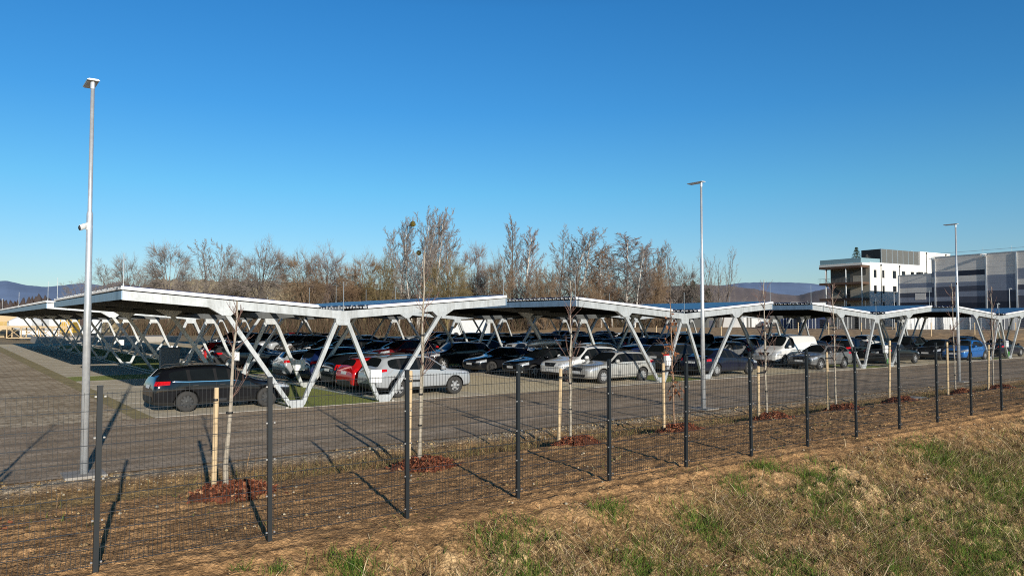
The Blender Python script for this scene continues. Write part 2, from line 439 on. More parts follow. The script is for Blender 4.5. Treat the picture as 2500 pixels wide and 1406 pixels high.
def paver_mat(name, base, joint, dirt, bw=0.24, bh=0.16, dirt_amt=0.5, mortar=0.018, big=0.25, bstr=0.25, dpos=(0.42, 0.62), tracks=()):
    """concrete pavers whose joints fill with earth or moss, with patches of mud over them"""
    m, nt, bs = mat(name)
    tc = N(nt, 'ShaderNodeTexCoord')
    br = N(nt, 'ShaderNodeTexBrick'); nt.links.new(tc.outputs['Object'], br.inputs['Vector'])
    br.inputs['Scale'].default_value = 1.0; br.inputs['Mortar Size'].default_value = mortar; br.inputs['Mortar Smooth'].default_value = 0.3
    br.inputs['Brick Width'].default_value = bw; br.inputs['Row Height'].default_value = bh
    br.inputs['Color1'].default_value = (*[c * .85 for c in base], 1); br.inputs['Color2'].default_value = (*[c * 1.12 for c in base], 1)
    br.inputs['Mortar'].default_value = (*joint, 1)
    mp = N(nt, 'ShaderNodeMapping'); mp.inputs['Scale'].default_value = (.45, 1.6, 1); nt.links.new(tc.outputs['Object'], mp.inputs['Vector'])
    f = noise(nt, big * 1.3, 9, 0.72, vec=mp.outputs['Vector']); g = noise(nt, 9.0, 5, 0.7); st = noise(nt, 1.7, 6, 0.7)
    c = mixc(nt, 0.35, br.outputs['Color'], ramp(nt, g, [(.3, [x * .6 for x in base]), (.7, [x * 1.25 for x in base])]))
    k = math_(nt, 'MULTIPLY_ADD', st, 0.45, math_(nt, 'MULTIPLY', f, 0.6))
    dm = ramp(nt, k, [(dpos[0], (0, 0, 0)), (dpos[1], (1, 1, 1))])
    dirtc = ramp(nt, g, [(.3, [x * .65 for x in dirt]), (.7, [x * 1.3 for x in dirt])])
    dmv = math_(nt, 'MULTIPLY', dm, dirt_amt)
    out = mixc(nt, dmv, c, dirtc)
    # old stains and drips
    sp_ = noise(nt, 0.9, 3, 0.5); sq = noise(nt, 6.0, 4, 0.6)
    sk = ramp(nt, math_(nt, 'MULTIPLY_ADD', sq, .25, math_(nt, 'MULTIPLY', sp_, .75)), [(.60, (1, 1, 1)), (.68, (.62, .60, .58))])
    out = mixc(nt, .8, out, sk, 'MULTIPLY')
    if tracks:
        sy = N(nt, 'ShaderNodeSeparateXYZ'); nt.links.new(tc.outputs['Object'], sy.inputs[0])
        wob = math_(nt, 'MULTIPLY_ADD', noise(nt, .12, 2, .5), 1.6, -.8)
        yy = math_(nt, 'ADD', sy.outputs['Y'], wob)
        acc = None
        for ty in tracks:
            d_ = math_(nt, 'ABSOLUTE', math_(nt, 'SUBTRACT', yy, ty))
            b_ = math_(nt, 'SUBTRACT', 1.0, math_(nt, 'MULTIPLY', d_, 3.2), clamp=True)
            acc = b_ if acc is None else math_(nt, 'MAXIMUM', acc, b_)
        acc = math_(nt, 'MULTIPLY', acc, math_(nt, 'MULTIPLY_ADD', st, 1.0, .05))
        out = mixc(nt, acc, out, (.205, .165, .125))
    nt.links.new(out, bs.inputs['Base Color'])
    bs.inputs['Roughness'].default_value = 0.9; bs.inputs['Specular IOR Level'].default_value = 0.25
    bump(nt, bs, math_(nt, 'MULTIPLY_ADD', g, 0.6, math_(nt, 'MULTIPLY', br.outputs['Fac'], -0.8)), bstr, 0.012)
    return m
M['aisle'] = paver_mat('turf_pavers_beige', (.88, .74, .50), (.58, .46, .25), (.50, .37, .19), 0.26, 0.20, 0.22, 0.028)
M['yard'] = paver_mat('muddy_pavers', (.74, .60, .42), (.26, .19, .11), (.32, .23, .135), 0.62, 0.34, 0.9, 0.055, 0.22, .3, (.46, .60))
M['lane'] = paver_mat('muddy_lane', (.64, .50, .36), (.30, .22, .14), (.31, .22, .135), 0.30, 0.22, 0.85, 0.02, 0.35, .3, (.40, .58), (18.5, 20.1, 21.6, 23.1))
M['bay'] = paver_mat('grey_bay_pavers', (.68, .59, .44), (.56, .47, .34), (.46, .36, .22), 0.9, 0.30, 0.35, 0.012, 0.5)
M['kerb'] = plain('kerb_concrete', (.50, .46, .40), 0.85, 0, 0.15, 5)

def turf_mat():
    m, nt, bs = mat('thin_turf')
    f = noise(nt, 3.0, 6, 0.7); g = noise(nt, 40.0, 4, 0.7)
    c1 = ramp(nt, f, [(.3, (.40, .29, .12)), (.42, (.30, .31, .07)), (.7, (.29, .38, .06))])
    c2 = ramp(nt, g, [(.3, (.5, .5, .5)), (.7, (1.4, 1.4, 1.4))])
    nt.links.new(mixc(nt, 1.0, c1, c2, 'MULTIPLY'), bs.inputs['Base Color'])
    bs.inputs['Roughness'].default_value = 0.95
    bump(nt, bs, g, 0.8, 0.03)
    return m
M['turf'] = turf_mat()
M['moss'] = plain('dry_moss', (.34, .27, .12), 0.95, 0, 0.5, 2.2)
M['field'] = plain('dry_field', (.30, .22, .115), 0.95, 0, 0.4, 0.25)
M['ploughed'] = plain('ploughed_soil', (.40, .26, .13), 0.95, 0, 0.55, 1.6)

sheet('land', [(-9000, 16.9), (9000, 16.9), (9000, 9000), (-9000, 9000)], -0.05, M['field'])
LOT = [(-40, 16.5), (160, 16.5), (160, 24.0), (79, 43), (79, 86), (55, 112), (16, 112), (-40, 112)]
sheet('pavement', LOT, 0.0, M['aisle'])
sheet('road', [(-40, 16.42), (160, 16.42), (160, 24.55), (5.6, 24.95), (-40, 24.6)], 0.004, M['lane'])
sheet('paved_yard', [(-40, 24.6), (4.95, 24.9), (4.95, 112), (-40, 112)], 0.004, M['yard'])
# ------------------------------------------------------------------ solar carports
C0, PX = 11.154, 17.61
Y1 = 25.03
WT = 6.945
def CX(i): return C0 + PX * i
ZV, RISE = 2.95, 0.55                     # underside of the rafters at the valley and their rise to the eaves
def zb(x): return ZV + RISE * min(abs(x), WT) / WT
BH = 0.27
def wing_sheet(y0, y1, s):
    """trapezoidal steel sheet of one wing, ridges running down the slope"""
    V, F = [], []
    y = y0; prof = []
    per = 0.275
    while y < y1:
        prof += [(y, 0), (y + .10, 0), (y + .135, .065), (y + .24, .065)]
        y += per
    prof = [(min(a, y1), h) for a, h in prof]
    for xx in (0.80, WT + 0.05):
        zz = zb(xx) + BH + .043
        for a, h in prof: V.append((s * xx, a, zz + h))
    n = len(prof)
    for i in range(n - 1):
        q = (i, i + 1, n + i + 1, n + i)
        F.append(q if s < 0 else q[::-1])
    return V, F
def carport_meshes(ys, y0, y1):
    """spec of a carport module whose frames stand at ys and whose roof runs from y0 to y1"""
    spec = []
    # frame
    fr = MB()
    for s in (-1, 1):
        P = [(s * 0.0, zb(0)), (s * WT, zb(WT)), (s * WT, zb(WT) + BH), (s * 0.0, zb(0) + BH)]
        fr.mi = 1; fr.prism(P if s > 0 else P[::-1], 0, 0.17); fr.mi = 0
        G = [(s * 3.15, zb(3.15) + .03), (s * 4.35, zb(4.35) + .03), (s * 4.06, 3.06), (s * 3.82, 3.06)]
        G = [(s * 4.55, zb(4.5) + .03), (s * 4.07, 3.05), (s * 3.80, 3.05), (s * 3.55, zb(3.5) + .03)]
        fr.prism(G if s < 0 else G[::-1], -0.012, 0.182)
    fr.prism([(-.27, zb(0) + .02), (-.25, 2.79), (-.17, 2.735), (.17, 2.735), (.25, 2.79), (.27, zb(0) + .02)], -0.014, 0.184)
    for bx in (-.18, -.06, .06, .18):
        for bz in (2.80, 2.92):
            fr.box((bx, -0.02, bz), (.03, .02, .03))
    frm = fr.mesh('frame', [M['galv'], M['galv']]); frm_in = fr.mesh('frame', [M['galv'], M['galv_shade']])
    def leg(a, b):
        m = MB().bar((a[0], .085, a[1]), (b[0], .085, b[1]), .135, .125, (0, 1, 0))
        return m.mesh('leg', M['galv'])
    legs = [leg((s * (1.61 + .215), .10), (s * 3.92, 3.09)) for s in (-1, 1)] + [leg((s * (1.61 - .215), .10), (s * .22, 2.80)) for s in (-1, 1)]
    fp = MB().prism([(-.19, .0), (.19, .0), (.335, .25), (-.335, .25)][::-1], -0.02, .19).mesh('foot_plate', M['galv'])
    rod = MB().tube([(0, 0, 0), (0, 0, 1.02)], .011, 6).tube([(0, 0, -.1), (0, 0, .12)], .022, 6).mesh('lightning_rod', M['bright'])
    for k, y in enumerate(ys):
        ch = [('leg', l, (0, 0, 0), 0, None, False, False) for l in legs]
        ch += [('foot_plate', fp, (s * 1.61, 0, 0), 0, None, False, False) for s in (-1, 1)]
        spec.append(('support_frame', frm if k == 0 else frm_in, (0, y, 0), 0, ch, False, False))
        if k in (0, len(ys) - 1) or k % 2 == 0:
            for x in (-WT + .04, 0.05, WT - .04):
                spec.append(('lightning_rod', rod, (x, y + .08, zb(x) + BH + (.1 if abs(x) > 1 else 0)), 0, None, False, False))
    for s in (-1, 1):
        V, F = wing_sheet(y0, y1, s)
        spec.append(('roof_sheet', MB().add(V, F).mesh('roof_sheet', M['sheet']), (0, 0, 0), 0, None, False, False))
        # dark lining under the sheet with light joint lines
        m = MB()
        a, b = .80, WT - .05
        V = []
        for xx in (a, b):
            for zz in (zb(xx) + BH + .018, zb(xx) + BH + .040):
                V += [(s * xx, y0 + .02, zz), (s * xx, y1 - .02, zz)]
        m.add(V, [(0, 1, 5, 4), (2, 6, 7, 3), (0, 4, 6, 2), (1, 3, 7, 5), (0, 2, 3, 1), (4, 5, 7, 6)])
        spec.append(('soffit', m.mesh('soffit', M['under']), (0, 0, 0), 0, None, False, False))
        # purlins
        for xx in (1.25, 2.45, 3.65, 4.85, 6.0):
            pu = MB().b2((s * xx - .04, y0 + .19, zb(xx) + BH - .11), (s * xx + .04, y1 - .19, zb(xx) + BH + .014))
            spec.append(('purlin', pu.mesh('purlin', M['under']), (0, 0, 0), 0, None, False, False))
        # fascia at the eaves
        fa = MB().b2((min(s * WT, s * (WT + .03)), y0 - .02, zb(WT) + .01), (max(s * WT, s * (WT + .03)), y1 + .02, zb(WT) + BH - .005))
        spec.append(('fascia', fa.mesh('fascia', M['galv_eave']), (0, 0, 0), 0, None, False, False))
        # gable flashing
        for yy in (y0 - .035, y1 + .005):
            gt = MB(); V = []
            for xx in (.92, WT + .035):
                z0 = zb(xx) + BH + .035
                V += [(s * xx, yy, z0), (s * xx, yy + .03, z0), (s * xx, yy + .03, z0 + .10), (s * xx, yy, z0 + .10)]
            gt.add(V, [(0, 1, 2, 3), (7, 6, 5, 4), (0, 4, 5, 1), (1, 5, 6, 2), (2, 6, 7, 3), (3, 7, 4, 0)])
            spec.append(('gable_flashing', gt.mesh('gable_flashing', M['trim_white']), (0, 0, 0), 0, None, False, False))
        # photovoltaic panels
        sp = MB()
        ny = max(1, int((y1 - y0 - .1) / 1.145)); 
        for r in range(3):
            xa = .98 + r * 1.975; xb = xa + 1.955
            for q in range(ny):
                ya = y0 + .08 + q * 1.145; yb = ya + 1.125
                za, zc = zb(xa) + BH + .125, zb(xb) + BH + .125
                V = [(s * xa, ya, za), (s * xb, ya, zc), (s * xb, yb, zc), (s * xa, yb, za)]
                V += [(p[0], p[1], p[2] + .035) for p in V]
                F = [(3, 2, 1, 0), (4, 5, 6, 7), (0, 1, 5, 4), (1, 2, 6, 5), (2, 3, 7, 6), (3, 0, 4, 7)]
                if s < 0: F = [f[::-1] for f in F]
                sp.mi = 0; sp.add(V, F)
                sp.mi = 1
                for yy in (ya + .2, yb - .2):
                    sp.box((s * (xa - .015), yy, za - .01), (.05, .05, .09))
                    if r == 2: sp.box((s * (xb + .015), yy, zc - .01), (.05, .05, .09))
        spec.append(('solar_panel', sp.mesh('solar_panel', [M['solar'], M['bright']]), (0, 0, 0), 0, None, False, False))
    gu = MB()
    gu.b2((-.09, y0 + .18, ZV + BH + .01), (.09, y1 - .18, ZV + BH + .03))
    gu.b2((-.10, y0 + .18, ZV + BH + .01), (-.09, y1 - .18, ZV + BH + .08)); gu.b2((.09, y0 + .18, ZV + BH + .01), (.10, y1 - .18, ZV + BH + .08))
    spec.append(('gutter', gu.mesh('gutter', M['sheet']), (0, 0, 0), 0, None, False, False))
    tie = MB()
    for s in (-1, 1):
        tie.b2((s * 1.61 - .03, ys[0] + .2, .02), (s * 1.61 + .03, ys[-1], .06))
    spec.append(('ground_rail', tie.mesh('ground_rail', M['galv']), (0, 0, 0), 0, None, False, False))
    return spec
MODA = carport_meshes([0, 7.25, 16.4], -0.02, 17.0)
BACK = {0: 7, 1: 7, 2: 4, 3: 4}
FR_B = [45.45, 54.7, 64.2, 73.6, 83.1, 92.6, 102.0]
MODB = {n: carport_meshes([y - 45.45 for y in FR_B[:n]], -0.02, FR_B[n - 1] - 45.45 + .6) for n in (4, 7)}
ORD = ['first', 'second', 'third', 'fourth', 'fifth']
lab_front = ['solar carport with V-shaped legs sheltering the black estate car, nearest the tall camera mast',
             'solar carport whose V-shaped legs stand beside the pale grey estate car and middle lamp mast',
             'solar carport with the white panel van under its outer wing',
             'solar carport above the bright blue hatchback and black off-roader',
             'solar carport cut off by the picture edge beyond the dark saloon with open grass']
lab_back = ['long rear solar carport over empty bays, reaching back to the timber crates',
            'long rear solar carport behind the carport of the pale grey estate car',
            'rear solar carport behind the carport with the white panel van',
            'rear solar carport standing near the ploughed soil and container yard']
carport_of = {}
for i in range(5):
    r = empty('solar_carport', (CX(i), Y1, 0))
    tag(r, lab_front[i], 'carport', 'galvanised solar carports over the parking rows')
    inst(MODA, r); carport_of[i] = r
for i, n in BACK.items():
    r = empty('solar_carport', (CX(i), 45.45, 0))
    tag(r, lab_back[i], 'carport', 'galvanised solar carports over the parking rows')
    inst(MODB[n], r)

# bays, kerbs, turf medians under each carport
for i in range(5):
    c = CX(i)
    for (a, b) in [(25.0, 42.0)] + ([(45.6, FR_B[BACK[i] - 1] + .6)] if i in BACK else []):
        for s in (-1, 1):
            xa, xb = sorted((c + s * 1.95, c + s * 6.05))
            sheet('parking_bay', rect(xa, a, xb, b), .004 + .004 * (a < 30), M['bay'])
            ln = MB(); y = a + 2.35
            while y < b - .5:
                ln.b2((xa, y - .05, .0085), (xb, y + .05, .0125)); y += 2.35
            o = ln.obj('bay_markings', M['kerb']); o['kind'] = 'structure'
        k = MB()
        k.b2((c - 6.0, a - .08, -.02), (c + 6.05, a, .014))
        for s in (-1, 1): k.b2((c + s * 1.95 - .05, a, -.02), (c + s * 1.95 + .05, b, .045))
        o = k.obj('kerb', M['kerb']); o['kind'] = 'structure'
        sheet('grass_median', rect(c - 1.9, a + .002, c + 1.9, b), .012, M['turf'])
    if i in BACK:
        sheet('grass_strip', rect(c - 6.3, 42.0, c + 6.3, 45.6), .008, M['turf'])
sheet('moss_strip', [(4.6, 25.0), (5.12, 25.0), (5.15, 108), (4.2, 108)], .011, M['moss'])

# charging boxes hung on the legs, with a green cable on two
def charge_box(x, y, z, label, cable=False, dark=False):
    r = empty('charging_box', (x, y, z))
    tag(r, label, 'charging box', 'charging boxes on the carport legs')
    MB().box((0, 0, 0), (.42, .16, .46)).obj('housing', M['white_plastic'], r)
    MB().box((0, -.085, -.06), (.34, .01, .24)).obj('cover', M['trim_white'], r)
    MB().box((0.05, .12, 0), (.1, .1, .3)).obj('bracket', M['galv'], r)
    if cable:
        pts = [(.12 + .13 * cos(t), -.1, -.75 + .16 * sin(t)) for t in np.linspace(0, 2 * pi * .95, 18)]
        MB().tube(pts, .02, 6).obj('cable', M['green_cable'], r)
def leg_pt(i, s, z, inner=True):
    t = (z - .1) / (2.8 - .1)
    return CX(i) + s * ((1.395) * (1 - t) + .22 * t)
charge_box(leg_pt(0, 1, .93) + .2, Y1 - .03, .93, 'white charging box on the carport leg just behind the silver crossover')
charge_box(leg_pt(0, 1, .93) + .2, Y1 + 7.22, .98, 'white charging box half in shadow on the leg in front of the blue people carrier')
charge_box(leg_pt(1, -1, .93) - .2, Y1 - .03, 1.02, 'white charging box on the leg between the pale estate car and the dark compact SUV')
charge_box(leg_pt(2, 1, 1.1) - .05, Y1 - .03, 1.12, 'white charging box with green cable beside the black estate rear', True)
charge_box(leg_pt(3, 1, 1.1) - .05, Y1 - .03, 1.12, 'white charging box with green cable nearest the picture edge', True)
for k, (y, s) in enumerate([(41.4, 1), (45.45, -1), (54.7, 1), (64.2, -1), (73.6, 1)]):
    charge_box(leg_pt(0, s, .95) + s * .2, y - .03, 1.0, ['white charging box beside the red hatchback tail', 'white charging box next to the grey metal cabinet', 'white charging box on the rear carport leg over empty bays, nearer one',
               'white charging box on the rear carport, second from the grey cabinet', 'white charging box deepest in the empty rear carport'][k])
r = empty('electrical_cabinet', (9.15, 41.3, 0), 0)
tag(r, 'grey metal electrical cabinet standing behind the black estate car', 'cabinet')
MB().b2((-.44, -.2, .1), (.44, .2, 1.5)).obj('housing', M['grey_box'], r)
MB().b2((-.47, -.23, 1.5), (.47, .23, 1.54)).obj('lid', M['anthracite'], r)
MB().b2((-.40, -.16, 0), (.40, .16, .1)).obj('base', M['concrete'], r)
MB().b2((-.41, -.215, .14), (.41, -.2, 1.47)).obj('door', M['grey_box'], r)

# ------------------------------------------------------------------ lamp masts
def lamp_mast(x, y, label, cam):
    r = empty('lamp_mast', (x, y, 0))
    tag(r, label, 'lamp mast', 'galvanised lamp masts along the lane')
    z0 = float(min(zat(np.array(x), np.array(min(y, 16.6))), 0))
    MB().tube([(0, 0, -.1), (0, 0, 3.2), (0, 0, 3.28), (0, 0, 4.92), (0, 0, 4.98), (0, 0, 7.42)], [.074, .064, .060, .056, .040, .034], 20).obj('pole', M['galv_pole'], r, smooth=True)
    MB().b2((-.35, -.35, -.3), (.35, .35, .03)).obj('base', M['concrete'], r)
    h = empty('lamp_head', (0, 0, 7.45), 0, None); h.parent = r
    m = MB()
    m.prism([(-.10, .025), (.10, .025), (.108, .04), (.07, .056), (-.07, .056), (-.108, .04)][::-1], -.10, .52)
    m.tube([(0, 0, -.12), (0, 0, .04)], .042, 14)
    m.obj('housing', M['galv_pole'], h)
    MB().b2((-.09, .02, .008), (.09, .48, .019)).obj('lens', M['white_plastic'], h)
    if cam:
        c = empty('camera_unit', (0, 0, 4.68), radians(205 if x < 10 else 200), None); c.parent = r; c.scale = (.48, .48, .75)
        MB().b2((.05, -.05, -.09), (.14, .05, .09)).b2((-.085, -.085, -.03), (.085, .085, .03)).obj('bracket', M['white_plastic'], c)
        MB().tube([(.12, 0, .03), (.24, 0, -.01), (.40, 0, -.06)], [.05, .075, .075], 14).obj('housing', M['white_plastic'], c, smooth=False)
        MB().tube([(.40, 0, -.06), (.43, 0, -.07)], [.07, .05], 14).obj('lens', M['black'], c)
lamp_mast(2.2, 16.57, 'tall galvanised mast with camera, nearest the fence and black estate car', True)
lamp_mast(20.17, 16.8, 'galvanised lamp mast without camera, in front of the dark blue saloon', False)
lamp_mast(38.8, 17.0, 'galvanised lamp mast with white camera, in front of the blue hatchback', True)

# ------------------------------------------------------------------ fence
def fence():
    r = empty('mesh_fence', (1.474, 10.06, 0))
    tag(r, 'anthracite welded mesh fence with square posts along the top of the bank', 'fence')
    H = 2.02
    post = MB().b2((-.028, -.024, -.25), (.028, .024, H + .06)).b2((-.031, -.027, H + .06), (.031, .027, H + .075)).mesh('fence_post', M['anthracite'])
    clip = MB()
    for k in range(5):
        z = .09 + k * (H - .14) / 4
        for s in (-1, 1): clip.box((s * .050, -.034, z), (.022, .014, .018))
    clip = clip.mesh('clip', M['bright'])
    pan = MB()
    L = 2.016
    nv = 40
    for k in range(1, nv):
        x = L * k / nv
        pan.b2((x - .0017, -.0017, .03), (x + .0017, .0017, H))
    for k in range(11):
        z = .05 + k * (H - .07) / 10
        pan.b2((.03, -.006, z - .0032), (L - .03, .006, z + .0032))
    V = np.array(pan.v); 
    for i in range(-4, 19):
        z = .047 + .0155 * max(i, 0) + .001
        po = newobj('fence_post', post, r, (i * L, 0, z)); po.rotation_euler = (RNG.gauss(0, .006), RNG.gauss(0, .007), RNG.gauss(0, .03))
        newobj('clip', clip, po)
        me = bpy.data.meshes.get('mesh_panel') or pan.mesh('mesh_panel', M['wire'])
        o = newobj('mesh_panel', me, r, (i * L, 0, z)); o.rotation_euler = (0, -0.0077 if i >= 0 else 0, 0)
fence()
# ------------------------------------------------------------------ cars
def section(st):
    x, zl, hw, zbl, zt, tw, green = st
    if green:
        p5 = (tw + .035, zt - .075); p6 = (tw - .015, zt - .015); p7 = (tw * .52, zt + .018); p8 = (0, zt + .028)
    else:
        p5 = (hw * .94, zbl + (zt - zbl) * .55); p6 = (hw * .80, zt - .008); p7 = (hw * .42, zt + .014); p8 = (0, zt + .020)
    mid = zl + (zbl - zl) * .52
    return [(0, zl), (hw * .80, zl), (hw * .965, zl + .07), (hw, mid), (hw * .972, zbl), p5, p6, p7, p8]
def make_car(st, segs, front_x, wheels, R, opts):
    """st: stations front to back; segs[i] = (side, top) between station i and i+1.
    side: 'b' body 'g' glass 'k' dark pillar; top: 'b','w' windscreen,'r' rear window,'d' dark roof"""
    n = len(st)
    V, F, Mi = [], [], []
    W = len(section(st[0]))
    ring = 2 * W - 2
    for s in st:
        h = section(s)
        V += [(s[0], y, z) for y, z in h] + [(s[0], -y, z) for y, z in h[-2:0:-1]]
    def idx(i, k): return i * ring + k % ring
    for i in range(n - 1):
        side, top = segs[i]
        for k in range(ring):
            F.append((idx(i, k), idx(i, k + 1), idx(i + 1, k + 1), idx(i + 1, k)))
            kk = k if k < W - 1 else ring - 1 - k          # strip number from the bottom
            left = k < W - 1
            m = 0
            if kk in (0, 1): m = 5
            elif kk == 4 and side == 'g': m = 3 if left else 4
            elif kk == 4 and side == 'k': m = 6
            elif kk >= 6:
                m = {'w': 1, 'r': 2, 'd': 5}.get(top, 0)
            Mi.append(m)
    for i, flip in ((0, False), (n - 1, True)):
        for k in range(W - 1):
            a, b = k, k + 1
            c, d = (ring - b) % ring, (ring - a) % ring
            f = [idx(i, a), idx(i, b), idx(i, c), idx(i, d)]
            f = list(dict.fromkeys(f))
            F.append(tuple(f[::-1] if not flip else f)); Mi.append(5 if k < 2 else 0)
    F = [f[::-1] for f in F]
    me = bpy.data.meshes.new('cage'); me.from_pydata(V, [], F)
    for _ in range(8): me.materials.append(None)
    me.polygons.foreach_set('material_index', Mi); me.update()
    bm = bmesh.new(); bm.from_mesh(me); bmesh.ops.recalc_face_normals(bm, faces=bm.faces)
    cl = bm.edges.layers.float.get('crease_edge') or bm.edges.layers.float.new('crease_edge')
    for e in bm.edges:
        a = {f.material_index for f in e.link_faces}
        if len(a) > 1 and (a & {1, 2, 3, 4, 6}): e[cl] = 0.9
    bm.to_mesh(me); bm.free()
    o = bpy.data.objects.new('cage', me); COL.objects.link(o)
    sm = o.modifiers.new('s', 'SUBSURF'); sm.levels = 2; sm.render_levels = 2
    # wheel arches
    cut = MB(); cut.mi = 7
    for wx in wheels:
        for s in (-1, 1):
            b = len(cut.v); nn = 28
            hw = opts['hw']
            for yy in (s * (hw - .30), s * (hw + .25)):
                for k in range(nn):
                    a = 2 * pi * k / nn
                    cut.v.append((wx + (R + .055) * cos(a), yy, R + (R + .055) * sin(a)))
            for k in range(nn):
                k2 = (k + 1) % nn
                cut.f.append((b + k, b + k2, b + nn + k2, b + nn + k)); cut.m.append(7)
            cut.f.append(tuple(b + k for k in reversed(range(nn)))); cut.m.append(7)
            cut.f.append(tuple(b + nn + k for k in range(nn))); cut.m.append(7)
    cme = bpy.data.meshes.new('cut'); cme.from_pydata(cut.v, [], cut.f)
    for _ in range(8): cme.materials.append(None)
    cme.polygons.foreach_set('material_index', cut.m); cme.update()
    bm = bmesh.new(); bm.from_mesh(cme); bmesh.ops.recalc_face_normals(bm, faces=bm.faces); bm.to_mesh(cme); bm.free()
    c = bpy.data.objects.new('cut', cme); COL.objects.link(c)
    bo = o.modifiers.new('b', 'BOOLEAN'); bo.object = c; bo.operation = 'DIFFERENCE'; bo.solver = 'EXACT'
    dg = bpy.context.evaluated_depsgraph_get(); dg.update()
    ev = bpy.data.meshes.new_from_object(o.evaluated_get(dg))
    for q in (o, c): bpy.data.objects.remove(q)
    bm = bmesh.new(); bm.from_mesh(ev)
    bvh = BVHTree.FromBMesh(bm)
    def split(keep, name, mats):
        b = bm.copy()
        bmesh.ops.delete(b, geom=[f for f in b.faces if f.material_index not in keep], context='FACES')
        for f in b.faces:
            f.smooth = f.material_index != 7
            f.material_index = keep.index(f.material_index)
        if not b.faces: b.free(); return None
        mm = bpy.data.meshes.new(name); b.to_mesh(mm); b.free()
        for m in mats: mm.materials.append(m)
        return mm
    spec = []
    def add(name, mm, near=False, tint=False, ch=None, loc=(0, 0, 0), rz=0):
        if mm: spec.append((name, mm, loc, rz, ch, near, tint))
    add('body', split([0, 7], 'body', [M['paint'], M['black']]), False, True)
    add('windscreen', split([1], 'windscreen', [M['car_glass']]))
    add('rear_window', split([2], 'rear_window', [M['car_glass']]))
    add('side_window', split([3], 'side_window', [M['car_glass']])); add('side_window', split([4], 'side_window', [M['car_glass']]))
    tr = split([5], 'lower_trim', [opts.get('trim', M['trim'])])
    add('lower_trim', tr, False, opts.get('trim') is M['paint'])
    add('window_pillar', split([6], 'window_pillar', [M['black']]))
    # patches laid on the body surface
    def patch(rows, off=.006):
        """rows: lists of (origin, direction) rays"""
        m = MB(); P = []
        for r in rows:
            for (o_, d_) in r:
                h = bvh.ray_cast(Vector(o_), Vector(d_).normalized())
                if h[0] is None: return None
                P.append(h[0] - Vector(d_).normalized() * off)
        nr, nc = len(rows), len(rows[0])
        fs = [(a * nc + b, a * nc + b + 1, (a + 1) * nc + b + 1, (a + 1) * nc + b) for a in range(nr - 1) for b in range(nc - 1)]
        m.add(P, fs)
        return m
    def wrap(cx, cy, az0, az1, zf, sgn=1, nz=5, na=9):
        """rays aimed at a corner axis; zf(t) gives (zlo, zhi)"""
        rows = []
        for j in range(nz):
            r = []
            for k in range(na):
                t = k / (na - 1); a = radians(az0 + (az1 - az0) * t)
                zl_, zh_ = zf(t); z = zl_ + (zh_ - zl_) * j / (nz - 1)
                d = Vector((-cos(a) * sgn, -sin(a), 0)); c_ = Vector((cx, cy, z))
                r.append((c_ - d * 6, d))
            rows.append(r)
        return patch(rows)
    xf, xr = st[0][0], st[-1][0]
    hw = opts['hw']
    hz = opts['hz']; tz = opts['tz']
    for s in (1, -1):
        p = wrap(xf - .75, s * (hw - .42), s * 8, s * 62, lambda t: (hz[0] + t * .05, hz[1] + t * .06 - .035 * (1 - t) ** 2))
        if p: add('headlight', p.mesh('headlight', M['lamp_clear'], True))
        tt = opts.get('tail_az', (12, 70))
        p = wrap(xr + .70, s * (hw - .42), s * tt[0], s * tt[1], lambda t: (tz[0] + t * .03, tz[1]), -1)
        if p: add('tail_light', p.mesh('tail_light', M['lamp_red'], True))
    def face(sgn, y0, y1, z0, z1, taper=0.0, ny=11, nz=5, off=.006):
        rows = []
        for j in range(nz):
            t = j / (nz - 1); z = z0 + (z1 - z0) * t; k = 1 - taper * (1 - t)
            rows.append([((sgn * 6, (y0 + (y1 - y0) * i / (ny - 1)) * k, z), (-sgn, 0, 0)) for i in range(ny)])
        return patch(rows, off)
    g = face(1, -.43, .43, hz[0] - .06, hz[0] + .12, .25)
    if g: add('grille', g.mesh('grille', M['black'], True))
    h = bvh.ray_cast(Vector((6, 0, hz[0] + opts.get('ez', .06))), Vector((-1, 0, 0)))
    if h[0] is not None:
        em = MB(); c_ = (h[0].x + .022, 0, h[0].z); R_ = opts.get('er', .055)
        def ring(ra, rb, x0, x1, n=16):
            b = len(em.v)
            for rr_, xx in ((ra, x0), (rb, x1)):
                for k in range(n): em.v.append((c_[0] + xx, rr_ * cos(2 * pi * k / n), c_[2] + rr_ * sin(2 * pi * k / n)))
            for k in range(n): em.f.append((b + k, b + (k + 1) % n, b + n + (k + 1) % n, b + n + k)); em.m.append(0)
        ring(R_, R_ * .78, 0, 0); ring(R_, R_, -.04, 0)
        for a_ in ((90, 210, 330) if opts.get('star') else (50, 130)):
            a_ = radians(a_); em.bar(c_, (c_[0], c_[1] + R_ * .9 * cos(a_), c_[2] + R_ * .9 * sin(a_)), .014, .010, (1, 0, 0))
        add('emblem', em.mesh('emblem', M['chrome']), True)
    g = face(1, -.62, .62, .30, .42, .15)
    if g: add('air_intake', g.mesh('air_intake', M['black'], True), True)
    g = face(1, -.26, .26, .46, .57, 0, 5, 3, .014)
    if g: add('number_plate', g.mesh('number_plate', M['plate']))
    g = face(-1, -.26, .26, opts.get('pz', .70), opts.get('pz', .70) + .11, 0, 5, 3, .014)
    if g: add('number_plate', g.mesh('number_plate', M['plate']))
    g = face(-1, -.66, .66, .33, .50, .1)
    if g: add('rear_bumper', g.mesh('rear_bumper', M['trim'], True), True)
    # door seams and handles in the trim colour
    sm = MB()
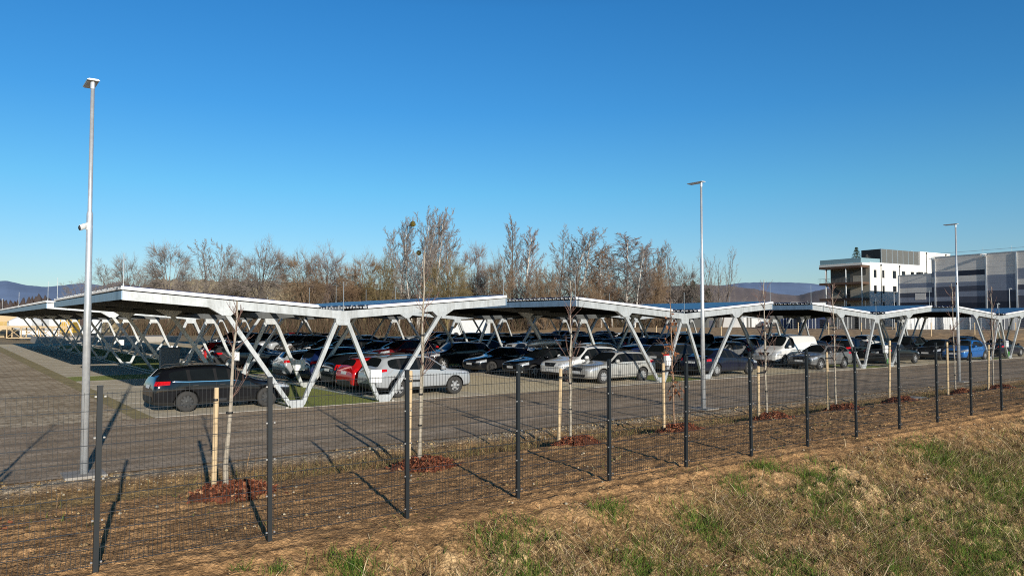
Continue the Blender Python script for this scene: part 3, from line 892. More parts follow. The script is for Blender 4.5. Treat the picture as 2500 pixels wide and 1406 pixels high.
    def seam(pts, wd=.011, sgn=1):
        for (xa, za), (xb, zb_) in zip(pts, pts[1:]):
            q = []
            dx, dz = xb - xa, zb_ - za; l = sqrt(dx * dx + dz * dz); nx_, nz_ = -dz / l * wd, dx / l * wd
            seg = 6
            for i in range(seg + 1):
                t = i / seg
                for e in (-1, 1):
                    h = bvh.ray_cast(Vector((xa + dx * t + nx_ * e / 2, sgn * 4, za + dz * t + nz_ * e / 2)), Vector((0, -sgn, 0)))
                    if h[0] is None: return
                    q.append(h[0] + Vector((0, sgn * .004, 0)))
            sm.add(q, [(2 * i, 2 * i + 1, 2 * i + 3, 2 * i + 2) for i in range(seg)])
    bz = opts['belt']
    for s in (1, -1):
        for xs in opts['doors']: seam([(xs, .36), (xs, bz - .03)], .012, s)
        seam([(opts['doors'][0], .36), (opts['doors'][-1], .36)], .012, s)
        for xs in opts['doors'][1:]: seam([(xs + .10, bz - .13), (xs + .27, bz - .12)], .026, s)
    if opts.get('chrome'):
        keep_ = sm; sm = MB()
        for s in (1, -1): seam([(xf - 1.5, bz - .02), (xf - 2.6, bz - .015), (xf - 3.4, bz - .005), (xr + .55, bz + .02)], .022, s)
        if sm.f: add('window_chrome', sm.mesh('window_chrome', M['chrome']), True)
        sm = keep_
    if sm.f: add('door_seam', sm.mesh('door_seam', M['black']), True)
    # mirrors
    for s in (1, -1):
        mm = MB()
        cx, cz = opts['mirror']
        mm.tube([(cx + .10, s * (hw + .10), cz), (cx + .05, s * (hw + .10), cz), (cx - .05, s * (hw + .11), cz), (cx - .09, s * (hw + .11), cz)], [.03, .085, .09, .075], 10)
        mm.tube([(cx + .02, s * (hw - .08), cz - .05), (cx, s * (hw + .08), cz - .03)], .025, 6)
        add('mirror', mm.mesh('mirror', M['paint'], True), True, True)
    if opts.get('rails'):
        xa, xb, z, yw = opts['rails']
        for s in (1, -1):
            add('roof_rail', MB().tube([(xa, s * yw, z - .03), (xa - .12, s * yw, z + .035), ((xa + xb) / 2, s * yw, z + .055), (xb + .12, s * yw, z + .03), (xb, s * yw, z - .03)], .017, 6).mesh('roof_rail', M['trim']), True)
    # wheels
    rim_mat = opts.get('rim', M['alloy'])
    tyre = MB().lathe([(R * .60, -.10), (R * .64, -.105), (R * .93, -.105), (R, -.085), (R * 1.0, .085), (R * .93, .105), (R * .64, .105), (R * .60, .09), (R * .56, .02)], 28, 'y').mesh('wheel', M['rubber'], True)
    rm = MB()
    rm.lathe([(R * .66, -.06), (R * .66, -.098), (R * .60, -.100), (R * .57, -.06)], 28, 'y')
    ns = opts.get('spokes', 5)
    for k in range(ns):
        a = 2 * pi * k / ns
        d = Vector((cos(a), 0, sin(a))); t_ = Vector((-sin(a), 0, cos(a)))
        P = []
        for rr, ww, yy in ((R * .10, R * .13, -.085), (R * .60, R * (.40 / ns + .04), -.080)):
            for e in (-1, 1):
                for dy in (0, .03): P.append(d * rr + t_ * (e * ww) + Vector((0, yy + dy, 0)))
        rm.add(P, [(0, 2, 6, 4), (1, 5, 7, 3), (0, 4, 5, 1), (2, 3, 7, 6)])
    rm.lathe([(.001, -.095), (R * .15, -.09), (R * .17, -.06)], 14, 'y')
    rim = rm.mesh('rim', rim_mat)
    disc = MB().lathe([(.001, -.045), (R * .60, -.045)], 20, 'y').mesh('brake', M['black'])
    rt = [('rim', rim, (0, 0, 0), 0, None, False, False), ('brake', disc, (0, 0, 0), 0, None, True, False)]
    for wx in wheels:
        for s in (-1, 1):
            spec.append(('wheel', tyre, (wx, s * (hw - .115), R), 0 if s < 0 else pi, rt, False, False))
    bm.free()
    return spec

def T(*rows): return list(rows)
def estate(L=4.42, hw=.91, roof=1.41, bonnet=.94, belt=.95, **kw):
    f = L / 2
    st = T((f, .30, .62, .56, .62, 0, 0), (f - .05, .24, .80, .62, .70, 0, 0), (f - .22, .20, hw * .97, .68, .76, 0, 0), (f - .60, .19, hw, .80, bonnet - .10, 0, 0), (f - 1.12, .19, hw, belt - .09, bonnet - .02, 0, 0),
           (f - 1.32, .19, hw, belt - .05, bonnet + .03, .80, 1), (f - 2.06, .19, hw, belt, roof - .04, .57, 1), (f - 2.14, .19, hw, belt, roof - .02, .56, 1), (f - 2.50, .19, hw, belt + .005, roof, .56, 1), (f - 2.57, .19, hw, belt + .005, roof, .56, 1),
           (f - 3.32, .19, hw, belt + .02, roof - .02, .55, 1), (f - 3.40, .19, hw, belt + .02, roof - .025, .55, 1), (f - L + .44, .20, hw * .98, belt + .05, roof - .08, .52, 1), (f - L + .36, .20, hw * .975, belt + .06, roof - .10, .515, 1),
           (f - L + .13, .22, hw * .95, belt + .04, belt + .12, .64, 1), (f - L + .05, .24, hw * .92, .80, .90, 0, 0), (f - L + .01, .28, hw * .86, .66, .72, 0, 0), (f - L, .34, hw * .80, .56, .60, 0, 0))
    sg = [('b', 'b')] * 5 + [('g', 'w'), ('k', 'b'), ('g', 'b'), ('k', 'b'), ('g', 'b'), ('k', 'b'), ('g', 'b'), ('b', 'b'), ('b', 'r'), ('b', 'b'), ('b', 'b'), ('b', 'b')]
    o = dict(hw=hw, hz=(.60, .76), tz=(.84, .98), tail_az=(16, 60), belt=belt, doors=[f - 1.45, f - 2.53, f - 3.36], mirror=(f - 1.62, belt + .06), rails=(f - 2.1, f - L + .5, roof, .56), pz=.74)
    o.update(kw)
    return make_car(st, sg, f, (f - .88, f - .88 - 2.55), .325, o)
def suv(L=4.25, hw=.93, roof=1.60, bonnet=1.05, belt=1.04, **kw):
    f = L / 2
    st = T((f, .36, .64, .64, .72, 0, 0), (f - .05, .30, .82, .72, .84, 0, 0), (f - .20, .26, hw * .97, .80, .92, 0, 0), (f - .55, .25, hw, .90, bonnet - .07, 0, 0), (f - 1.02, .25, hw, belt - .08, bonnet, 0, 0),
           (f - 1.20, .25, hw, belt - .04, bonnet + .05, .80, 1), (f - 1.86, .25, hw, belt, roof - .05, .62, 1), (f - 1.94, .25, hw, belt, roof - .03, .61, 1), (f - 2.38, .25, hw, belt + .01, roof, .61, 1), (f - 2.46, .25, hw, belt + .01, roof, .61, 1),
           (f - 3.20, .25, hw, belt + .04, roof - .02, .60, 1), (f - 3.30, .25, hw, belt + .045, roof - .025, .60, 1), (f - L + .48, .26, hw * .98, belt + .09, roof - .07, .58, 1), (f - L + .40, .26, hw * .97, belt + .10, roof - .10, .57, 1),
           (f - L + .14, .28, hw * .95, belt + .06, belt + .13, .66, 1), (f - L + .05, .32, hw * .92, .86, .98, 0, 0), (f - L + .01, .36, hw * .88, .70, .78, 0, 0), (f - L, .40, hw * .82, .60, .66, 0, 0))
    sg = [('b', 'b')] * 5 + [('g', 'w'), ('k', 'b'), ('g', 'b'), ('k', 'b'), ('g', 'b'), ('k', 'b'), ('g', 'b'), ('b', 'b'), ('b', 'r'), ('b', 'b'), ('b', 'b'), ('b', 'b')]
    o = dict(hw=hw, hz=(.74, .88), tz=(.95, 1.07), tail_az=(18, 52), belt=belt, doors=[f - 1.30, f - 2.42, f - 3.30], mirror=(f - 1.46, belt + .06), rails=(f - 1.95, f - L + .6, roof, .58), pz=.84)
    o.update(kw)
    return make_car(st, sg, f, (f - .84, f - .84 - 2.50), .345, o)
def hatch(L=4.02, hw=.89, roof=1.47, bonnet=.97, belt=.95, **kw):
    f = L / 2
    st = T((f, .30, .60, .56, .62, 0, 0), (f - .05, .24, .78, .62, .70, 0, 0), (f - .20, .20, hw * .97, .70, .78, 0, 0), (f - .52, .19, hw, .82, bonnet - .09, 0, 0), (f - .90, .19, hw, belt - .08, bonnet, 0, 0),
           (f - 1.06, .19, hw, belt - .04, bonnet + .05, .78, 1), (f - 1.80, .19, hw, belt, roof - .04, .60, 1), (f - 1.88, .19, hw, belt, roof - .02, .59, 1), (f - 2.30, .19, hw, belt + .01, roof, .59, 1), (f - 2.37, .19, hw, belt + .01, roof, .59, 1),
           (f - 3.10, .19, hw, belt + .05, roof - .03, .58, 1), (f - 3.20, .19, hw, belt + .055, roof - .04, .575, 1), (f - L + .50, .20, hw * .98, belt + .09, roof - .09, .56, 1), (f - L + .40, .20, hw * .975, belt + .09, roof - .13, .555, 1),
           (f - L + .12, .22, hw * .95, belt + .03, belt + .11, .64, 1), (f - L + .05, .24, hw * .92, .80, .90, 0, 0), (f - L + .01, .28, hw * .86, .64, .70, 0, 0), (f - L, .34, hw * .80, .54, .58, 0, 0))
    sg = [('b', 'b')] * 5 + [('g', 'w'), ('k', 'b'), ('g', 'b'), ('k', 'b'), ('g', 'b'), ('b', 'b'), ('b', 'b'), ('b', 'b'), ('b', 'r'), ('b', 'b'), ('b', 'b'), ('b', 'b')]
    o = dict(hw=hw, hz=(.62, .78), tz=(.80, 1.02), belt=belt, doors=[f - 1.20, f - 2.33, f - 3.12], mirror=(f - 1.36, belt + .06), tail_az=(20, 70), pz=.72)
    o.update(kw)
    return make_car(st, sg, f, (f - .80, f - .80 - 2.45), .315, o)
def saloon(L=4.58, hw=.91, roof=1.40, bonnet=.94, belt=.93, fast=False, **kw):
    f = L / 2
    re = .90 if fast else 1.02
    st = T((f, .28, .60, .54, .60, 0, 0), (f - .05, .22, .80, .60, .68, 0, 0), (f - .22, .19, hw * .97, .67, .74, 0, 0), (f - .65, .18, hw, .79, bonnet - .10, 0, 0), (f - 1.22, .18, hw, belt - .08, bonnet - .01, 0, 0),
           (f - 1.40, .18, hw, belt - .04, bonnet + .04, .78, 1), (f - 2.18, .18, hw, belt, roof - .04, .58, 1), (f - 2.26, .18, hw, belt, roof - .02, .57, 1), (f - 2.66, .18, hw, belt + .01, roof, .57, 1), (f - 2.73, .18, hw, belt + .01, roof - .005, .57, 1),
           (f - 3.35, .18, hw, belt + .03, roof - .06, .55, 1), (f - 3.42, .18, hw, belt + .035, roof - .08, .55, 1), (f - L + re - .02, .19, hw * .98, belt + .05, roof - .22 if not fast else roof - .24, .60, 1), (f - L + re * .56, .20, hw * .96, belt + .05, belt + .12, .68, 1),
           (f - L + .12, .22, hw * .94, belt - .02, belt + .08, 0, 0), (f - L + .04, .24, hw * .90, .76, .86, 0, 0), (f - L + .01, .28, hw * .85, .62, .68, 0, 0), (f - L, .34, hw * .80, .52, .56, 0, 0))
    sg = [('b', 'b')] * 5 + [('g', 'w'), ('k', 'b'), ('g', 'b'), ('k', 'b'), ('g', 'b'), ('b', 'b'), ('b', 'r'), ('b', 'r'), ('b', 'b'), ('b', 'b'), ('b', 'b'), ('b', 'b')]
    o = dict(hw=hw, hz=(.58, .72), tz=(.76, .92), belt=belt, doors=[f - 1.55, f - 2.70, f - 3.45], mirror=(f - 1.74, belt + .05), pz=.66)
    o.update(kw)
    return make_car(st, sg, f, (f - .90, f - .90 - 2.70), .33, o)
def van(L=4.80, hw=.95, roof=1.90, bonnet=1.12, belt=1.14, glazed=False, **kw):
    f = L / 2
    st = T((f, .34, .66, .62, .70, 0, 0), (f - .05, .28, .84, .72, .86, 0, 0), (f - .18, .24, hw * .97, .84, .98, 0, 0), (f - .42, .23, hw, .96, bonnet - .03, 0, 0), (f - .72, .23, hw, belt - .06, bonnet + .05, 0, 0),
           (f - .88, .23, hw, belt - .02, bonnet + .12, .80, 1), (f - 1.62, .23, hw, belt, roof - .05, .70, 1), (f - 1.72, .23, hw, belt, roof - .02, .70, 1), (f - 2.05, .23, hw, belt + .01, roof, .71, 1), (f - 2.15, .23, hw, belt + .01, roof + .005, .71, 1),
           (f - 3.3, .23, hw, belt + .01, roof + .005, .71, 1), (f - 3.4, .23, hw, belt + .01, roof + .005, .71, 1), (f - L + .40, .24, hw * .99, belt + .01, roof - .01, .70, 1), (f - L + .20, .24, hw * .985, belt, roof - .05, .69, 1),
           (f - L + .08, .26, hw * .97, belt - .02, belt + .10, .76, 1), (f - L + .04, .28, hw * .95, .86, 1.0, 0, 0), (f - L + .01, .32, hw * .92, .70, .80, 0, 0), (f - L, .36, hw * .88, .58, .64, 0, 0))
    s2 = 'g' if glazed else 'b'
    sg = [('b', 'b')] * 5 + [('g', 'w'), ('k', 'b'), ('g', 'b'), ('b', 'b'), (s2, 'b'), ('b', 'b'), (s2, 'b'), ('b', 'b'), ('b', 'r'), ('b', 'b'), ('b', 'b'), ('b', 'b')]
    o = dict(hw=hw, hz=(.76, .94), tz=(.90, 1.25), belt=belt, doors=[f - 1.0, f - 2.10, f - 3.35], mirror=(f - 1.22, belt + .10), tail_az=(38, 70), pz=.80)
    o.update(kw)
    return make_car(st, sg, f, (f - .88, f - .88 - 3.0), .335, o)

CARS = {
    'estate': estate(hw=.93),
    'estate_steel': estate(hw=.93, rim=M['dark_alloy'], spokes=9, chrome=True),
    'estate_ten': estate(hw=.93, spokes=10, trim=M['paint']),
    'crossover': suv(4.22, .93, 1.55, 1.0, 1.0, spokes=6),
    'suv': suv(spokes=5),
    'offroad': suv(4.4, .95, 1.68, 1.12, 1.10, spokes=6, rim=M['dark_alloy']),
    'hatch': hatch(spokes=7),
    'small': hatch(3.75, .86, 1.46, .98, .95, rim=M['alloy'], spokes=8, trim=M['paint']),
    'saloon': saloon(spokes=10),
    'coupe': saloon(4.66, .93, 1.37, .93, .93, fast=True, spokes=5, rim=M['dark_alloy'], star=True),
    'coupe_suv': suv(4.45, .95, 1.55, 1.05, 1.05, spokes=5, rails=None, star=True),
    'mpv': suv(4.4, .92, 1.64, 1.08, 1.04, spokes=7),
    'van': van(star=True, er=.085),
    'bus': van(5.0, .96, 1.94, 1.12, 1.14, glazed=True),
}
CATN = {'estate': 'estate car', 'estate_steel': 'estate car', 'estate_ten': 'estate car', 'crossover': 'crossover', 'suv': 'SUV', 'offroad': 'off-road car', 'hatch': 'hatchback', 'small': 'small hatchback',
        'saloon': 'saloon', 'coupe': 'coupe saloon', 'coupe_suv': 'coupe SUV', 'mpv': 'people carrier', 'van': 'panel van', 'bus': 'passenger van'}
COLR = {'black': (.008, .009, .012), 'deep blue': (.008, .018, .075), 'navy': (.008, .012, .032), 'silver': (.38, .40, .42), 'grey': (.16, .165, .17), 'dark grey': (.045, .047, .05), 'white': (.78, .78, .77), 'red': (.50, .012, .014),
        'pale grey': (.42, .42, .40), 'bright blue': (.02, .16, .50), 'bronze grey': (.15, .13, .12), 'dark red': (.14, .01, .012), 'steel blue': (.12, .19, .30)}
DIRT = {'pale grey': 2.2, 'grey': 2.0, 'navy': .5, 'black': .18, 'deep blue': .4, 'dark grey': .6, 'white': .9, 'silver': 1.4, 'red': .7}
LENG = {'estate': 4.42, 'estate_steel': 4.42, 'estate_ten': 4.42, 'crossover': 4.22, 'suv': 4.25, 'offroad': 4.4, 'hatch': 4.02, 'small': 3.75, 'saloon': 4.58, 'coupe': 4.66, 'coupe_suv': 4.45, 'mpv': 4.4, 'van': 4.8, 'bus': 5.0}
taken = []
def car(kind, col, nose_x, y, d, label, far=False, dz=0.0, rz=0.0):
    """d=+1 nose toward +x, -1 toward -x; nose_x is where the nose stands"""
    L = LENG[kind]
    r = empty('parked_van' if kind in ('van', 'bus') else 'parked_car', (nose_x - d * L / 2, y, .012 + dz), (0 if d > 0 else pi) + rz)
    tag(r, label, 'van' if kind in ('van', 'bus') else 'car', 'cars parked in the solar car park')
    inst(CARS[kind], r, COLR[col], far, DIRT.get(col, .5))
    taken.append((nose_x - d * L / 2, y))
    return r
c0L, c0R = 9.85, 17.45
# under the first carport
car('estate_steel', 'black', 9.70, 26.75, 1, 'black estate car with steel wheels parked alone behind the nearest fence panels')
car('crossover', 'silver', 17.15, 26.85, 1, 'silver crossover with dark alloy wheels, nose toward the open lane')
car('estate', 'red', 17.4, 29.05, 1, 'bright red estate car beside the silver crossover', dz=0)
car('hatch', 'black', 17.3, 31.45, 1, 'black hatchback between the red estate and the blue people carrier')
car('mpv', 'deep blue', 17.5, 33.7, 1, 'deep blue people carrier next to the silver estate')
car('estate', 'silver', 17.6, 37.2, 1, 'silver estate car with bright wheels behind the blue people carrier')
car('saloon', 'silver', 18.6, 50.3, 1, 'silver saloon half behind the sapling near the red hatchback')
car('small', 'red', 17.6, 53.7, 1, 'small red hatchback seen between the carport legs')
car('estate', 'dark grey', 17.3, 48.0, 1, 'dark grey estate car beyond the silver saloon')
# second carport, facing the lane
car('estate_ten', 'pale grey', 23.50, 26.95, -1, 'pale grey dusty estate car with big spoked wheels, nose to the lane')
car('suv', 'white', 23.55, 28.95, -1, 'white SUV with black grille beside the pale grey estate car')
audi = car('estate', 'black', 23.35, 31.9, -1, 'black estate car carrying a silver roof box')
car('coupe', 'black', 23.35, 35.7, -1, 'black four-door coupe with dark wheels next to the roof box car')
car('coupe_suv', 'black', 23.3, 40.55, -1, 'glossy black coupe SUV with silver wheels')
car('saloon', 'navy', 23.2, 51.4, -1, 'navy saloon with sunlit front wing seen above the red roof')
car('estate', 'dark grey', 23.3, 57.0, -1, 'dark grey estate car behind the navy saloon')
car('suv', 'bronze grey', 23.3, 64.8, -1, 'bronze grey SUV with bright wheel far back in the row')
r = empty('roof_box', (25.55, 31.9, 1.50), 0); tag(r, 'silver streamlined roof box on top of the black estate car', 'roof box')
V, F = [], []
prof = [(-1.05, .02, .10), (-.98, .22, .22), (-.7, .34, .31), (-.2, .39, .36), (.4, .39, .36), (.85, .35, .30), (1.02, .26, .20), (1.06, .06, .12)]
for x, hw_, h_ in prof:
    for a in np.linspace(0, 2 * pi, 17)[:-1]:
        V.append((x, hw_ * abs(cos(a)) ** .6 * (1 if cos(a) >= 0 else -1), .05 + h_ / 2 + h_ / 2 * abs(sin(a)) ** .7 * (1 if sin(a) >= 0 else -1)))
for i in range(len(prof) - 1):
    for k in range(16): F.append((i * 16 + k, i * 16 + (k + 1) % 16, (i + 1) * 16 + (k + 1) % 16, (i + 1) * 16 + k)[::-1])
MB().add(V, F).obj('shell', M['alloy'], r, smooth=True)
MB().b2((-.5, -.62, -.02), (-.45, .62, .03)).b2((.45, -.62, -.02), (.5, .62, .03)).obj('crossbar', M['trim'], r)
# second carport, far wing
car('saloon', 'navy', 35.95, 26.9, 1, 'dark blue saloon parked tail to the pale estate, behind the middle mast')
car('suv', 'dark grey', 35.4, 29.4, 1, 'dark compact SUV with red tail lamp beside the dark blue saloon')
car('hatch', 'deep blue', 35.2, 31.9, 1, 'deep blue hatchback behind the dark compact SUV')
car('crossover', 'white', 34.4, 34.6, 1, 'white crossover with dark rear window behind the pale grey estate')
car('mpv', 'white', 34.6, 38.8, 1, 'white people carrier behind the white SUV roof')
car('hatch', 'white', 34.6, 41.0, 1, 'white hatchback next to the white people carrier')
# third carport
car('estate', 'grey', 40.75, 26.8, -1, 'grey estate car with silver wheels in front of the white panel van')
car('van', 'white', 41.7, 29.9, -1, 'white panel van with dark windscreen and round headlamps')
car('hatch', 'grey', 40.2, 33.4, -1, 'grey hatchback nose out beside the white panel van')
car('bus', 'black', 40.6, 37.5, -1, 'tall black passenger van behind the grey hatchback')
car('estate', 'black', 53.9, 26.9, 1, 'black estate car tail toward us with a charging cable')
car('suv', 'black', 53.6, 29.6, 1, 'black SUV with pale tail lamp beyond the black estate rear')
car('estate', 'navy', 53.6, 32.2, 1, 'navy estate car two places beyond the black estate rear')
# fourth carport
car('offroad', 'black', 57.8, 30.2, -1, 'black off-road car with slotted grille and roof rails')
car('hatch', 'black', 57.9, 27.7, -1, 'black hatchback between the off-roader and the bright blue hatchback')
car('small', 'bright blue', 58.4, 26.0, -1, 'bright blue small hatchback with silver wheels')
car('hatch', 'navy', 61.8, 32.4, -1, 'navy hatchback behind the bright blue small hatchback')
car('saloon', 'navy', 71.2, 26.9, 1, 'navy saloon with a round tail lamp near the picture edge')
car('suv', 'black', 70.9, 29.5, 1, 'black SUV beyond the navy saloon near the picture edge')
car('estate', 'steel blue', 35.6, 62.5, 1, 'steel blue and white estate car with tall glass far back')
car('hatch', 'white', 35.2, 68.5, 1, 'white hatchback with red lamps high in the far rows')
# the far rows
fill_kinds = ['estate', 'hatch', 'suv', 'saloon', 'estate', 'suv', 'mpv', 'hatch', 'crossover', 'coupe']
fill_cols = ['black', 'black', 'navy', 'dark grey', 'black', 'navy', 'black', 'deep blue', 'dark grey', 'black', 'grey', 'black', 'silver', 'navy', 'white', 'black', 'dark red', 'steel blue']
rowname = {(1, -1): 'second carport lane side', (1, 1): 'second carport far wing', (2, -1): 'third carport near wing', (2, 1): 'third carport far wing', (3, -1): 'fourth carport near wing', (3, 1): 'fourth carport far wing'}
ordn = ['first', 'second', 'third', 'fourth', 'fifth', 'sixth', 'seventh', 'eighth', 'ninth', 'tenth', 'eleventh', 'twelfth', 'thirteenth', 'fourteenth', 'fifteenth', 'sixteenth', 'seventeenth', 'eighteenth', 'nineteenth', 'twentieth', 'twenty-first', 'twenty-second', 'twenty-third', 'twenty-fourth', 'twenty-fifth', 'twenty-sixth', 'twenty-seventh', 'twenty-eighth']
rr = random.Random(5)
for (i, s), ymax in {(1, -1): 88, (1, 1): 84, (2, -1): 74, (2, 1): 72, (3, -1): 73, (3, 1): 72}.items():
    y = 27.0; q = 0
    nose = CX(i) + s * (5.35 if s > 0 else 5.5)
    while y < ymax:
        q += 1
        ok = not (42.3 < y < 45.6) and all(not (abs(tx - (nose - s * 2.3)) < 3.4 and abs(ty - y) < 2.15) for tx, ty in taken) and rr.random() < .93
        if ok and (y > 34 or i >= 2):
            k = rr.choice(fill_kinds); c = rr.choice(fill_cols)
            nx = nose + rr.uniform(-.3, .3)
            car(k, c, nx, y, s, f'{c} {CATN[k]}, {ordn[q - 1]} space back from the lane, {rowname[(i, s)]}', True)
        y += 2.42
# ------------------------------------------------------------------ trees
M['bark_grey'] = tinted('grey_bark', 0.85, 0.25, 1.2)
M['twig'] = tinted('twigs', 0.85, 0.30, 0.35)
class Tree:
    def __init__(s, seed): s.r = random.Random(seed); s.t = MB(); s.c = MB()
    def ribbon(s, pts, w0, w1):
        """thin twig as a three-sided sliver"""
        m = s.c; b = len(m.v); n = len(pts)
        d = (pts[-1] - pts[0]).normalized()
        a = d.cross(Vector((s.r.uniform(-1, 1), s.r.uniform(-1, 1), s.r.uniform(-1, 1)))).normalized(); e = d.cross(a)
        for i, p in enumerate(pts):
            w_ = w0 + (w1 - w0) * i / (n - 1)
            for q in (a, e * .87 - a * .5, -e * .87 - a * .5):
                v = p + q * w_; m.v.append((v.x, v.y, v.z))
        for i in range(n - 1):
            for k in range(3):
                k2 = (k + 1) % 3
                m.f.append((b + i * 3 + k, b + i * 3 + k2, b + i * 3 + 3 + k2, b + i * 3 + 3 + k)); m.m.append(0)
    def grow(s, p, d, L, r, lv, P):
        r_ = s.r
        n = [9, 6, 5, 3][lv]
        pts = [p.copy()]; dd = d.normalized()
        for i in range(n):
            j = P['gnarl'][lv]
            dd = (dd + Vector((r_.gauss(0, j), r_.gauss(0, j), r_.gauss(0, j) + P['up'][lv]))).normalized()
            pts.append(pts[-1] + dd * (L / n))
        if lv < P.get('trunk_lv', 2):
            m = s.t if lv < 1 or (lv == 1 and P.get('limbs_trunk')) else s.c
            m.tube(pts, [max(r * (1 - .85 * i / n), P['tw']) for i in range(n + 1)], 7 if lv == 0 else 5, False)
        else:
            s.ribbon(pts, r, P['tw'] * .55)
        if lv >= 3: return
        k = P['n'][lv]
        for i in range(k):
            t = P['start'][lv] + (1 - P['start'][lv]) * ((i + r_.random()) / k)
            t = min(t, .985)
            x = t * n; a = int(x); q = pts[a].lerp(pts[a + 1], x - a)
            ax = (pts[a + 1] - pts[a]).normalized()
            ph = r_.uniform(0, 2 * pi) if lv else i * 2.4 + r_.uniform(-.4, .4)
            ref = ax.cross(Vector((.3, .2, 1)) if abs(ax.z) < .95 else Vector((1, 0, 0))).normalized()
            side = ref * cos(ph) + ax.cross(ref) * sin(ph)
            an = radians(P['ang'][lv] * r_.uniform(.7, 1.25))
            cd_ = ax * cos(an) + side * sin(an)
            prof = P['prof'](t) if lv == 0 else (1 - .55 * t)
            s.grow(q, cd_, L * P['len'][lv] * prof * r_.uniform(.75, 1.2), max(r * (1 - .8 * t) * P['rr'][lv], P['tw']), lv + 1, P)
def make_tree(seed, P, multi=1, fan=0):
    T_ = Tree(seed); H = 10.0
    if multi == 1:
        T_.grow(Vector((0, 0, -.1)), Vector((0, 0, 1)), H * P.get('trunk', .96), P['r0'], 0, P)
    else:
        for k in range(multi):
            a = k * 2 * pi / multi + T_.r.uniform(-.4, .4); f_ = radians(fan * T_.r.uniform(.55, 1.25))
            T_.grow(Vector((cos(a) * .12, sin(a) * .12, -.1)), Vector((cos(a) * sin(f_), sin(a) * sin(f_), cos(f_))), H * P.get('trunk', .96) * T_.r.uniform(.8, 1.03), P['r0'] * T_.r.uniform(.6, 1), 0, P)
    zs_ = sorted(v[2] for v in T_.c.v); k_ = 10.0 / zs_[int(len(zs_) * .998)]
    for m_ in (T_.t, T_.c): m_.v = [(x * k_, y * k_, z * k_) for x, y, z in m_.v]
    rs_ = sorted(abs(v[0]) for v in T_.c.v); wid_ = 2 * rs_[int(len(rs_) * .90)]
    return T_.t.mesh('trunk', M['bark_grey'], True), T_.c.mesh('crown', M['twig']), wid_
POP = dict(n=[28, 13, 10], start=[.22, .12, .1], ang=[32, 34, 36], len=[.30, .42, .42], rr=[.45, .5, .5], gnarl=[.03, .08, .12, .15], up=[.02, .10, .10, .08], tw=.0105, r0=.13, prof=lambda t: 1.15 - .75 * t)
GNP = dict(POP, n=[20, 13, 10], ang=[40, 42, 46], len=[.42, .42, .36], gnarl=[.06, .16, .22, .25], up=[.02, .12, .12, .10], r0=.15)
WIL = dict(POP, n=[20, 15, 12], start=[.10, .10, .05], ang=[52, 44, 40], len=[.58, .44, .40], gnarl=[.06, .11, .14, .16], up=[.01, .02, .02, .0], tw=.010, r0=.13, trunk=.74, prof=lambda t: 1.0 - .25 * t)
BIR = dict(POP, n=[34, 12, 10], start=[.30, .1, .1], ang=[42, 38, 40], len=[.30, .45, .45], gnarl=[.02, .07, .12, .16], up=[.01, .06, .02, -.02], tw=.0085, r0=.085, prof=lambda t: 1.1 - .8 * t)
SPR = dict(POP, tw=.0085, n=[20, 15, 12], start=[.22, .15, .1], ang=[52, 46, 46], len=[.54, .46, .42], gnarl=[.07, .13, .16, .2], up=[.02, .05, .04, .03], r0=.15, trunk=.78, prof=lambda t: 1.05 - .3 * t)
EGG = dict(POP, n=[28, 10, 9], start=[.25, .1, .1], ang=[46, 40, 40], len=[.32, .46, .44], tw=.008, r0=.10, prof=lambda t: 1.25 - 1.0 * abs(t - .35))
PROTO = {'pop': [make_tree(1, POP), make_tree(2, POP)], 'gnp': [make_tree(3, GNP, 3, 13), make_tree(4, GNP, 2, 12), make_tree(14, GNP)], 'wil': [make_tree(5, WIL, 5, 24), make_tree(6, WIL, 6, 28)],
         'bir': [make_tree(7, BIR), make_tree(8, BIR)], 'spr': [make_tree(9, SPR), make_tree(10, SPR, 3, 22)], 'egg': [make_tree(11, EGG)], 'vase': [make_tree(12, dict(GNP, n=[11, 8, 7]), 7, 24)]}
